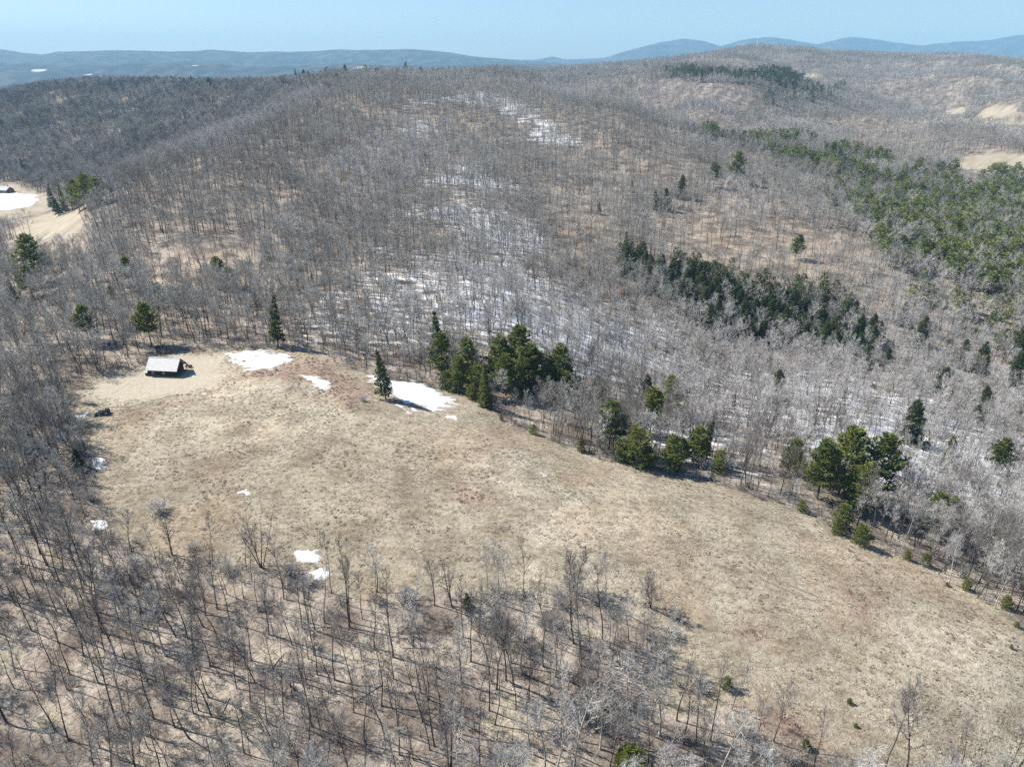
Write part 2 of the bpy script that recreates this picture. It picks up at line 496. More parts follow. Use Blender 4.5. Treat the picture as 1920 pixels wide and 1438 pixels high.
# ------------------------------------------------------------------ the ground: one sheet, parted where the land changes
def build_ground():
    nt_, ny_ = NT, NY
    x, y, z = GX.ravel(), GY.ravel(), GZ.ravel()
    near = y < 420
    md = np.full(x.shape, -50.0)
    md[near] = edge_dist(MEADOW, x[near], y[near])
    a_meadow = sstep(-4.0, 3.0, md)
    # the thin foreground wood keeps pale dry grass between its trees
    fg = (y < 150) & (md < 0)
    a_meadow = np.maximum(a_meadow, np.where(fg, .17 * sstep(150, 120, y), 0))
    a_yard = np.zeros_like(x); a_red = np.zeros_like(x)
    a_yard[near] = sstep(-5, 5.0, edge_dist(YARD, x[near], y[near]) + (fbm(x[near] / 7, y[near] / 7, 3, 4) - .5) * 7) * .85
    for p in REDV:
        a_red[near] = np.maximum(a_red[near], sstep(-3, 4, edge_dist(p, x[near], y[near]) + (fbm(x[near] / 6, y[near] / 6, 4, 8) - .5) * 14) * .62)
    a_field = np.zeros_like(x); a_lit = np.zeros_like(x)
    mid = (y > 250) & (y < 3500)
    for p in [LEFT_FIELD, LEFT_YARD] + FAR_FIELDS:
        a_field[mid] = np.maximum(a_field[mid], sstep(-3, 3, edge_dist(p, x[mid], y[mid])))
    for p in LITTER:
        a_lit[mid] = np.maximum(a_lit[mid], sstep(-25, 25, edge_dist(p, x[mid], y[mid])) * .9)
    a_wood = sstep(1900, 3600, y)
    pat = {'broad': fbm(x * .035, y * .035, 4, 201), 'mid': fbm(x * .16 + fbm(x * .1, y * .1, 2, 9), y * .16, 4, 202), 'pink': fbm(x * .055, y * .055, 3, 203),
           'green': fbm(x * .09, y * .09, 3, 204), 'far': fbm(x * .012, y * .012, 5, 205)}
    quads = np.arange(nt_ * ny_).reshape(ny_, nt_)
    q = np.stack([quads[:-1, :-1], quads[:-1, 1:], quads[1:, 1:], quads[1:, :-1]], -1).reshape(-1, 4)
    cy, cm = y[q].mean(1), md[q].mean(1)
    sets = {'meadow': cm > 0, 'forest_floor': (cm <= 0) & (cy < 1500), 'hills': (cy >= 1500) & (cy < 4200), 'mountains': cy >= 4200}
    labels = {'meadow': ('open dry straw-coloured hilltop meadow in front of the cabin', 'meadow'),
              'forest_floor': ('brown leaf-littered ground beneath the bare woods', 'ground'),
              'hills': ('wooded low hills rolling away behind the hillside', 'hills'),
              'mountains': ('hazy blue mountain ridges along the horizon', 'mountains')}
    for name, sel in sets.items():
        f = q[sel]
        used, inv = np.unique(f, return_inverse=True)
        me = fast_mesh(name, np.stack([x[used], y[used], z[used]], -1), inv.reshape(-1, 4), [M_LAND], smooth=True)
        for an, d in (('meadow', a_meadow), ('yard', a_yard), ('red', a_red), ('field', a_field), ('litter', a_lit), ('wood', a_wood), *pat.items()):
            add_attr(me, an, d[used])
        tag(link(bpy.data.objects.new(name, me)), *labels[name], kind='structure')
build_ground()

# ------------------------------------------------------------------ snow
def snow_sheet(name, poly, cell, thr, seed, thick=.22, stretch=(1, 1), rag=2.0, fade=1.0, broad=0.0):
    """a drift lying on the land: thins out and dives under the ground along a ragged edge"""
    lo, hi = poly.min(0) - 3, poly.max(0) + 3
    nx, ny = int((hi[0] - lo[0]) / cell) + 2, int((hi[1] - lo[1]) / cell) + 2
    X, Y = np.meshgrid(lo[0] + np.arange(nx) * cell, lo[1] + np.arange(ny) * cell)
    d = edge_dist(poly, X, Y)
    n = fbm(X / (2.2 * stretch[0]), Y / (2.2 * stretch[1]), 5, seed) - .5
    dep = np.clip(d / fade, -3, 1.5) + n * rag * 2.2 - thr
    if broad: dep = dep + (fbm(X / 45, Y / 45, 3, seed + 500) - .5) * broad
    h = np.clip(dep * .16, -.35, thick)
    Z = ground(X, Y) + h + .03
    keep = (h > -.12)
    qd = np.arange(nx * ny).reshape(ny, nx)
    q = np.stack([qd[:-1, :-1], qd[:-1, 1:], qd[1:, 1:], qd[1:, :-1]], -1).reshape(-1, 4)
    q = q[keep.ravel()[q].any(1) & (h.ravel()[q].max(1) > -.03)]
    if not len(q): return None
    used, inv = np.unique(q, return_inverse=True)
    V = np.stack([X.ravel(), Y.ravel(), Z.ravel()], -1)[used]
    c = V.mean(0); c[2] = V[:, 2].min()
    me = fast_mesh(name, V - c, inv.reshape(-1, 4), [M_SNOW], smooth=True)
    add_attr(me, 'depth', np.clip(h.ravel()[used] / thick, 0, 1))
    o = link(bpy.data.objects.new(name, me))
    o.location = c
    return o

PATCHES = [
 ([(425,662),(470,656),(540,663),(551,676),(520,690),(470,696),(445,682)], 'broad ragged snow patch at the top of the meadow right of the cabin', .16, .25),
 ([(560,703),(600,702),(624,720),(612,734),(585,724)], 'small broken snow patch in red weeds between two larger ones', .16, .4),
 ([(690,700),(745,712),(800,718),(840,745),(852,757),(812,770),(780,762),(745,745),(700,715)], 'bright tongue of snow behind the lone dark spruce at the meadow edge', .16, .15),
 ([(172,856),(190,858),(198,880),(180,880)], 'small snow patch by the dark trees on the left meadow edge', .13, -.1),
 ([(170,977),(196,975),(201,990),(178,993)], 'little snow patch among bare trees at the lower left meadow corner', .12, 0),
 ([(552,1035),(590,1031),(602,1045),(595,1058),(560,1050)], 'upper of two snow patches beside the bare tree clump', .15, 0),
 ([(583,1070),(612,1065),(620,1080),(590,1086)], 'lower of two snow patches beside the bare tree clump', .15, 0),
 ([(438,919),(462,920),(468,926),(446,926)], 'thin sliver of snow alone in the left of the meadow', .15, .1),
 ([(836,777),(858,780),(856,787),(838,784)], 'tiny snow fleck on the meadow below the bright snow tongue', .15, .1),
 ([(742,758),(752,760),(772,774),(764,774)], 'thin snow streak on the grass below the lone dark spruce', .15, .2),
 ([(767,762),(778,765),(784,773),(775,772)], 'short snow streak just left of the bright snow tongue', .15, .2),
 ([(140,780),(160,774),(168,770),(164,778),(146,786)], 'narrow snow streak on the track left of the tractor', .15, .1),
 ([(1012,886),(1030,890),(1036,896),(1018,892)], 'thin white sliver of snow alone in the middle of the meadow', .1, .25),
]
for k, (px, label, cell, thr) in enumerate(PATCHES):
    o = snow_sheet('snow_patch', poly_on_ground(px), cell, thr, 40 + k, rag=1.9 if len(px) > 5 and k < 3 else 1.1, stretch=(1.3, .7) if k < 3 else (.7, .4), fade=2.0 if k < 3 else .9)
    if o: tag(o, label, 'snow', 'snow patches left on the meadow', 'thing')

SNOWY = [  # old snow lying between the trunks, strips along the slope
 ([(700,660),(600,620),(620,560),(700,500),(830,430),(960,400),(1010,480),(1150,560),(1260,620),(1330,700),(1250,740),(1100,735),(1000,680),(850,650)], .6, 1.0, 'old snow lying in strips between the trunks on the hillside'),
 ([(1200,770),(1300,700),(1500,700),(1640,750),(1800,800),(1960,850),(1980,1000),(1760,950),(1560,880),(1350,815)], .7, .1, 'old snow under the pale bare woods in the hollow'),
 ([(720,440),(800,330),(900,300),(1000,360),(990,440),(900,460)], .9, 1.3, 'thin old snow high on the wooded hillside'),
 ([(705,190),(780,185),(850,170),(960,172),(1070,235),(1090,285),(1020,270),(930,205),(850,195),(800,215),(850,262),(770,240)], 1.5, 1.5, 'bright snow strips near the top of the wooded hill'),
 ([(405,207),(490,203),(500,216),(420,220)], 1.8, .3, 'snow strip on the dark wooded slope behind the spur'),
 ([(200,205),(290,198),(300,206),(210,214)], 1.8, .5, 'faint snow strip across the dark far left hill'),
]
for k, (px, cell, thr, label) in enumerate(SNOWY):
    o = snow_sheet('snow', poly_on_ground(px), cell, thr, 60 + k, thick=.25, stretch=(2.4, .6) if k < 3 else (6, 1.4), rag=3.4, fade=18.0, broad=5.0)
    if o: tag(o, label, 'snow', kind='stuff')
o = snow_sheet('snow_patch', poly_on_ground([(-60,368),(10,362),(62,366),(68,376),(50,388),(20,392),(-60,394)]), 1.0, -.4, 90, stretch=(2, 2), rag=1.2, fade=4)
if o: tag(o, 'white snow-covered lawn in front of the house at the far left', 'snow', kind='thing')
for k, (px, label) in enumerate([
    ([(62,132),(84,132),(84,134),(64,134)], 'snowy clearing on the blue ridge at the far left'),
    ([(666,127),(688,126),(688,130),(666,131)], 'bright snowfield on the blue ridge just above the hilltop pines'),
    ([(160,141),(169,141),(169,142),(161,142)], 'tiny snowy clearing low on the blue ridge'),
    ([(363,124),(370,124),(370,125),(363,125)], 'tiny snowy clearing halfway up the blue ridge'),
    ([(1366,124),(1384,123),(1386,125),(1370,126)], 'pale snowy clearing on the wooded hill below the mast')]):
    try:
        o = snow_sheet('snowfield', poly_on_ground(px), 9.0, -.2, 110 + k, thick=2.5, stretch=(30, 30), rag=1.0, fade=20)
        if o:
            o.location.z += 3.0
            tag(o, label, 'snowfield', 'snowy clearings on far slopes', 'thing')
    except TypeError:
        pass

# ------------------------------------------------------------------ trees: shapes
def frames(d):
    d = d / np.maximum(np.linalg.norm(d, axis=1, keepdims=True), 1e-9)
    ref = np.where(np.abs(d[:, 2:3]) > .9, np.array([[1.0, 0, 0]]), np.array([[0, 0, 1.0]]))
    u = np.cross(d, ref); u /= np.maximum(np.linalg.norm(u, axis=1, keepdims=True), 1e-9)
    return u, np.cross(d, u)

class Shape:
    """collects tapered branch pieces and needle sprays, then makes one mesh"""
    def __init__(self): self.v, self.q, self.t, self.n = [], [], [], 0
    def pieces(self, segs, sides=3):
        if not len(segs): return
        s = np.asarray(segs, float)
        p0, p1, r0, r1 = s[:, :3], s[:, 3:6], s[:, 6], s[:, 7]
        u, w = frames(p1 - p0)
        m = len(s)
        ang = np.arange(sides) * 2 * math.pi / sides
        ring = lambda p, r: (p[:, None] + (u[:, None] * np.cos(ang)[None, :, None] + w[:, None] * np.sin(ang)[None, :, None]) * r[:, None, None])
        self.v.append(np.concatenate([ring(p0, r0), ring(p1, r1)], 1).reshape(-1, 3))
        b = self.n + np.arange(m)[:, None] * (2 * sides)
        k = np.arange(sides)[None]; k1 = (k + 1) % sides
        self.q.append(np.stack([b + k, b + k1, b + sides + k1, b + sides + k], -1).reshape(-1, 4))
        self.n += m * 2 * sides
    def spikes(self, segs):
        if not len(segs): return
        s = np.asarray(segs, float)
        p0, p1, r0 = s[:, :3], s[:, 3:6], s[:, 6]
        u, w = frames(p1 - p0)
        m = len(s)
        vs = [p0 + (u * math.cos(a) + w * math.sin(a)) * r0[:, None] for a in (0, 2.094, 4.189)] + [p1]
        self.v.append(np.stack(vs, 1).reshape(-1, 3))
        b = self.n + np.arange(m) * 4
        self.t.append(np.concatenate([np.stack([b, b + 1, b + 3], -1), np.stack([b + 1, b + 2, b + 3], -1), np.stack([b + 2, b, b + 3], -1)]))
        self.n += m * 4
    def blades(self, c, d, n, length, width):
        """flat pointed needle sprays at c along d, lying across n"""
        m = len(c)
        d = d / np.maximum(np.linalg.norm(d, axis=1, keepdims=True), 1e-9)
        s = np.cross(d, n); s /= np.maximum(np.linalg.norm(s, axis=1, keepdims=True), 1e-9)
        L, W = np.asarray(length)[:, None], np.asarray(width)[:, None]
        vs = [c - s * W * .35, c + d * L * .55 - s * W, c + d * L, c + d * L * .55 + s * W]
        self.v.append(np.stack(vs, 1).reshape(-1, 3))
        b = self.n + np.arange(m)[:, None] * 4
        self.q.append(b + np.arange(4)[None])
        self.n += m * 4
    def tube(self, path, radii, sides=7):
        p = np.asarray(path, float); m = len(p)
        d = np.gradient(p, axis=0)
        u, w = frames(d)
        ang = np.arange(sides) * 2 * math.pi / sides
        self.v.append((p[:, None] + (u[:, None] * np.cos(ang)[None, :, None] + w[:, None] * np.sin(ang)[None, :, None]) * np.asarray(radii)[:, None, None]).reshape(-1, 3))
        for i in range(m - 1):
            b = self.n + i * sides
            k = np.arange(sides); k1 = (k + 1) % sides
            self.q.append(np.stack([b + k, b + k1, b + sides + k1, b + sides + k], -1))
        self.n += m * sides
    def arrays(self): return np.concatenate(self.v), [np.concatenate(x) for x in (self.q, self.t) if x]
    def mesh(self, name, mat, smooth=False):
        v, f = self.arrays()
        return fast_mesh(name, v, f, [mat], smooth=smooth)

def unit(v): return v / max(np.linalg.norm(v), 1e-9)

def limb_path(rg, p, d, length, n, up, wob):
    path = [p]; d = unit(d)
    for _ in range(n):
        d = unit(d + np.array([rg.normal(0, wob), rg.normal(0, wob), rg.normal(0, wob) + up]))
        path.append(path[-1] + d * length / n)
    return path

def bare_tree(seed, H=15.0, clear=.42, limbs=15, spread=.30, lean=.05, stems=1, r0=.17, sub=7, twig=6, fine=3, tr=.0125, up=.10, steep=1.0, lod=0):
    """a leafless broadleaf: returns (trunk with limbs, crown of branches and twigs)"""
    rg = np.random.default_rng(seed)
    T, C = Shape(), Shape()
    segs, spk = [], []
    for st in range(stems):
        az0 = rg.uniform(0, 6.28)
        ln = lean if stems == 1 else lean + .16
        h = H * (1 if st == 0 else rg.uniform(.75, .97))
        nseg = 9 if lod == 0 else 4
        path = [np.array([math.cos(az0) * .18 * (st > 0), math.sin(az0) * .18 * (st > 0), -.35])]
        d = unit(np.array([math.cos(az0) * ln, math.sin(az0) * ln, 1.0]))
        for k in range(nseg):
            d = unit(d + np.array([rg.normal(0, .05), rg.normal(0, .05), .06]))
            path.append(path[-1] + d * (h + .35) / nseg)
        path = np.array(path)
        f = np.linspace(0, 1, nseg + 1)
        rr = (r0 / math.sqrt(stems) * 1.15) * (1 - f * .93)
        rr[0] *= 1.25
        T.tube(path, rr, 6 if lod == 0 else (4 if lod == 1 else 3))
        nl = max(4, int(limbs / (1 if stems == 1 else stems * .8)))
        ga = rg.uniform(0, 6.28)
        for k in range(nl):
            g = clear + (1 - clear) * ((k + rg.uniform(0, .8)) / nl) ** .9
            g = min(g, .985)
            i = min(int(g * nseg), nseg - 1); fr = g * nseg - i
            p = path[i] * (1 - fr) + path[i + 1] * fr
            ga += 2.4 + rg.normal(0, .4)
            rel = (g - clear) / (1 - clear)
            el = (rg.uniform(.45, .95) + rel * .35) * steep
            L = H * spread * (1.15 - .75 * rel) * rg.uniform(.75, 1.2)
            dd = np.array([math.cos(ga) * math.cos(el), math.sin(ga) * math.cos(el), math.sin(el)])
            lp = limb_path(rg, p, dd, L, 4 if lod == 0 else 2, up, .12)
            lr = max(tr * 1.6, r0 * (1 - g) * .55 + .018) / math.sqrt(stems)
            m = len(lp) - 1
            for j in range(m):
                (segs if lod else segs).append((*lp[j], *lp[j + 1], lr * (1 - j / m * .75), lr * (1 - (j + 1) / m * .75)))
            lp = np.array(lp)
            for b in range(sub):
                gg = rg.uniform(.25, 1.0)
                ii = min(int(gg * m), m - 1); ff = gg * m - ii
                q = lp[ii] * (1 - ff) + lp[ii + 1] * ff
                base = unit(lp[ii + 1] - lp[ii])
                d2 = unit(base + rg.normal(0, .55, 3) + np.array([0, 0, .35]))
                L2 = L * rg.uniform(.28, .5)
                q2 = q + d2 * L2
                spk.append((*q, *q2, tr * 1.5, 0))
                for t in range(twig):
                    g3 = rg.uniform(.15, 1)
                    a = q + (q2 - q) * g3
                    d3 = unit(d2 + rg.normal(0, .6, 3) + np.array([0, 0, .3]))
                    L3 = L2 * rg.uniform(.35, .75)
                    e3 = a + d3 * L3
                    spk.append((*a, *e3, tr, 0))
                    for w in range(fine):
                        a4 = a + (e3 - a) * rg.uniform(.2, .9)
                        d4 = unit(d3 + rg.normal(0, .6, 3) + np.array([0, 0, .2]))
                        spk.append((*a4, *(a4 + d4 * L3 * rg.uniform(.4, .8)), tr * .8, 0))
    T.pieces(segs, 4 if lod == 0 else 3)
    C.spikes(spk)
    return T, C

def brush(seed, H=4.0, stems=26, tr=.016):
    """a thicket shrub: many thin stems fanning from the ground"""
    rg = np.random.default_rng(seed)
    T, C = Shape(), Shape()
    segs, spk = [], []
    for k in range(stems):
        a = rg.uniform(0, 6.28); r = rg.uniform(0, H * .18)
        p = np.array([math.cos(a) * r, math.sin(a) * r, -.1])
        d = np.array([math.cos(a) * .5 * r / (H * .18) + rg.normal(0, .15), math.sin(a) * .5 * r / (H * .18) + rg.normal(0, .15), 1])
        lp = np.array(limb_path(rg, p, d, H * rg.uniform(.55, 1.0), 3, .05, .1))
        for j in range(3): segs.append((*lp[j], *lp[j + 1], .035 - .009 * j, .035 - .009 * (j + 1)))
        for b in range(12):
            g = rg.uniform(.25, 1) * 2.99; i = int(g)
            q = lp[i] + (lp[i + 1] - lp[i]) * (g - i)
            d2 = unit(unit(lp[i + 1] - lp[i]) + rg.normal(0, .5, 3) + np.array([0, 0, .2]))
            q2 = q + d2 * H * rg.uniform(.12, .28)
            spk.append((*q, *q2, tr, 0))
            for t in range(4):
                a3 = q + (q2 - q) * rg.uniform(.2, .95)
                spk.append((*a3, *(a3 + unit(d2 + rg.normal(0, .6, 3)) * H * rg.uniform(.06, .14)), tr * .7, 0))
    T.pieces(segs, 3); C.spikes(spk)
    return T, C

def conifer(seed, H=16.0, kind='pine', bottom=.28, width=.22, lod=0, gap=0.0):
    """pine: uneven shelves of upswept boughs; hemlock: dense soft cone; spruce: narrow spire"""
    rg = np.random.default_rng(seed)
    T, C = Shape(), Shape()
    nseg = 8 if lod == 0 else 3
    path = [np.array([0, 0, -.4])]
    d = np.array([0, 0, 1.0])
    for k in range(nseg):
        d = unit(d + np.array([rg.normal(0, .025), rg.normal(0, .025), .1]))
        path.append(path[-1] + d * (H + .3) / nseg)
    path = np.array(path)
    T.tube(path, (.022 * H * (1 - np.linspace(0, 1, nseg + 1) * .95)) * .62, 6 if lod == 0 else 4)
    whorls = {'pine': 13, 'hemlock': 20, 'spruce': 22}[kind]
    per = {'pine': 7, 'hemlock': 8, 'spruce': 7}[kind]
    if lod: whorls, per = int(whorls * .55), max(4, per - 2)
    segs = []
    c_, d_, n_, l_, w_ = [], [], [], [], []
    for k in range(whorls):
        g = bottom + (1 - bottom) * (k + rg.uniform(0, .6)) / whorls
        i = min(int(g * nseg), nseg - 1); fr = g * nseg - i
        base = path[i] * (1 - fr) + path[i + 1] * fr
        rel = (g - bottom) / (1 - bottom)
        prof = {'pine': (1 - rel) ** .62 * (.62 + .38 * math.sin(min(1, rel * 3.5) * 1.57)) + .05,
                'hemlock': (1 - rel) ** .72 + .03, 'spruce': (1 - rel) ** .95 * .72 + .03}[kind]
        a0 = rg.uniform(0, 6.28)
        for b in range(per):
            if rg.uniform() < gap: continue
            az = a0 + b * 6.283 / per + rg.normal(0, .28)
            L = H * width * prof * rg.uniform(.68, 1.22)
            el = {'pine': .12 + rel * .75, 'hemlock': .02 + rel * .5, 'spruce': -.18 + rel * .85}[kind] + rg.normal(0, .09)
            out = np.array([math.cos(az) * math.cos(el), math.sin(az) * math.cos(el), math.sin(el)])
            side = np.array([-math.sin(az), math.cos(az), 0])
            tip = base + out * L + np.array([0, 0, {'pine': .10, 'hemlock': -.10, 'spruce': -.06}[kind] * L])
            if lod == 0: segs.append((*base, *tip, .022 + .008 * L, .008))
            m = max(3, int(L * ({'pine': 5.5, 'hemlock': 7.5, 'spruce': 8}[kind]))) if lod == 0 else max(2, int(L * 1.7))
            for j in range(m):
                q = rg.uniform(.16, 1.0) ** .8
                off = rg.normal(0, .30) * L * (1.05 - q * .75) * .75
                p = base + (tip - base) * q + side * off + np.array([0, 0, rg.normal(0, .05) * L])
                na = 5 if lod == 0 else 3
                for r in range(na):
                    dirn = unit(out * rg.uniform(.1, 1) + side * (np.sign(off) * .4 + rg.normal(0, .7)) + np.array([0, 0, rg.normal(.28 if kind == 'pine' else -.05, .38)]))
                    c_.append(p); d_.append(dirn)
                    n_.append(unit(np.array([rg.normal(0, .45), rg.normal(0, .45), 1])))
                    sz = {'pine': .62, 'hemlock': .50, 'spruce': .46}[kind] * (H / 16) ** .6
                    l_.append(sz * rg.uniform(.7, 1.3) * (1 if lod == 0 else 2.0)); w_.append(sz * .20 * rg.uniform(.8, 1.3) * (1 if lod == 0 else 2.6))
    top = path[-1]
    for r in range(14 if lod == 0 else 5):
        c_.append(top - np.array([0, 0, rg.uniform(0, .06) * H])); a = rg.uniform(0, 6.28)
        d_.append(unit(np.array([math.cos(a) * .5, math.sin(a) * .5, 1]))); n_.append(unit(rg.normal(0, 1, 3)))
        l_.append(.035 * H); w_.append(.007 * H)
    T.pieces(segs, 3)
    C.blades(np.array(c_), np.array(d_), np.array(n_), l_, w_)
    return T, C

def joined(name, TC, m0, m1):
    """trunk and crown as one two-material mesh, for the uncounted woods"""
    (v0, f0), (v1, f1) = TC[0].arrays(), TC[1].arrays()
    f1 = [f + len(v0) for f in f1]
    mi = np.concatenate([np.zeros(sum(len(f) for f in f0), int), np.ones(sum(len(f) for f in f1), int)])
    return fast_mesh(name, np.concatenate([v0, v1]), list(f0) + f1, [m0, m1], mi)

# ------------------------------------------------------------------ trees: one of each form
def form(TC, bark, leaf, H):
    return (TC[0].mesh('trunk', bark, True), TC[1].mesh('crown', leaf), H, TC, bark, leaf)
HARD = [form(bare_tree(100 + k, 15, [.38, .45, .5, .42, .35, .55][k], [17, 15, 14, 18, 16, 13][k], [.27, .24, .22, .29, .31, .20][k], .05, 1, [.125, .11, .10, .135, .14, .095][k]), M_BARK, M_TWIG_NEAR, 15.0) for k in range(6)]
SLIM = [form(bare_tree(120 + k, 16, [.50, .42, .55, .46][k], [13, 15, 12, 14][k], [.17, .19, .15, .21][k], .03, 1, [.12, .13, .11, .125][k], 6, 5, 2, .0125, .12, 1.12), M_BARK, M_TWIG_NEAR, 16.0) for k in range(4)]
CLUMP = [form(bare_tree(140 + k, 13, .25, 20, .22, .06, [3, 5, 2][k], .20, 6, 6, 2, .013), M_BARK, M_TWIG_NEAR, 13.0) for k in range(3)]
DENSE = [form(bare_tree(150 + k, 10, .12, 26, .30, .03, 2, .15, 9, 7, 3, .013), M_BARK, M_TWIG_NEAR, 10.0) for k in range(2)]
ASPEN = [form(bare_tree(160 + k, 15, [.45, .38, .5, .3][k], 16, [.20, .24, .18, .26][k], [.05, .12, .03, .2][k], 1, .15, 6, 5, 2, .022, .14), M_ASPEN, M_ASPEN_TWIG, 15.0) for k in range(4)]
BRUSH = [form(brush(180 + k, 4.0, 26 + 6 * k), M_BARK, [M_TWIG, M_TWIG_BROWN, M_TWIG_PALE][k], 4.0) for k in range(3)]
PINE = [form(conifer(200 + k, 16, 'pine', [.30, .22, .38, .15][k], [.29, .33, .27, .31][k], 0, .06), M_PINE_BARK, M_PINE, 16.0) for k in range(4)]
HEM = [form(conifer(220 + k, 14, 'hemlock', [.08, .14, .05][k], [.24, .21, .27][k], 0, .08), M_PINE_BARK, M_HEMLOCK, 14.0) for k in range(3)]
SPRUCE = [form(conifer(240 + k, 14, 'spruce', [.18, .05][k], [.22, .24][k], 0, .22 if k == 0 else .05), M_PINE_BARK, M_HEMLOCK if k == 0 else M_PINE, 14.0) for k in range(2)]
BUSHP = [form(conifer(260 + k, 6, 'pine', .03, [.42, .5][k], 0, .05), M_PINE_BARK, M_PINE, 6.0) for k in range(2)]
FORMS = {'hard': HARD, 'slim': SLIM, 'clump': CLUMP, 'dense': DENSE, 'aspen': ASPEN, 'brush': BRUSH, 'pine': PINE, 'hemlock': HEM, 'spruce': SPRUCE, 'bushpine': BUSHP}

_k = [0]
def plant(name, kind, x, y, h, label, category, group, which=None, lean=.03, wide=1.0, rz=None):
    """one tree of its own: an Empty at the foot of the trunk with trunk and crown under it"""
    _k[0] += 1
    rg = np.random.default_rng(5000 + _k[0])
    f = FORMS[kind][which if which is not None else int(rg.integers(len(FORMS[kind])))]
    s = h / f[2]
    o = empty(name, (x, y, float(ground(x, y)) - .05))
    o.rotation_euler = (rg.normal(0, lean), rg.normal(0, lean), rg.uniform(0, 6.28) if rz is None else rz)
    o.scale = (s * wide, s * wide, s)
    link(bpy.data.objects.new('trunk', f[0]), o)
    link(bpy.data.objects.new('crown', f[1]), o)
    return tag(o, label, category, group)

def height_for(p, vtop):
    return EYE - bearing(960, vtop)[1] * p[1] - p[2]

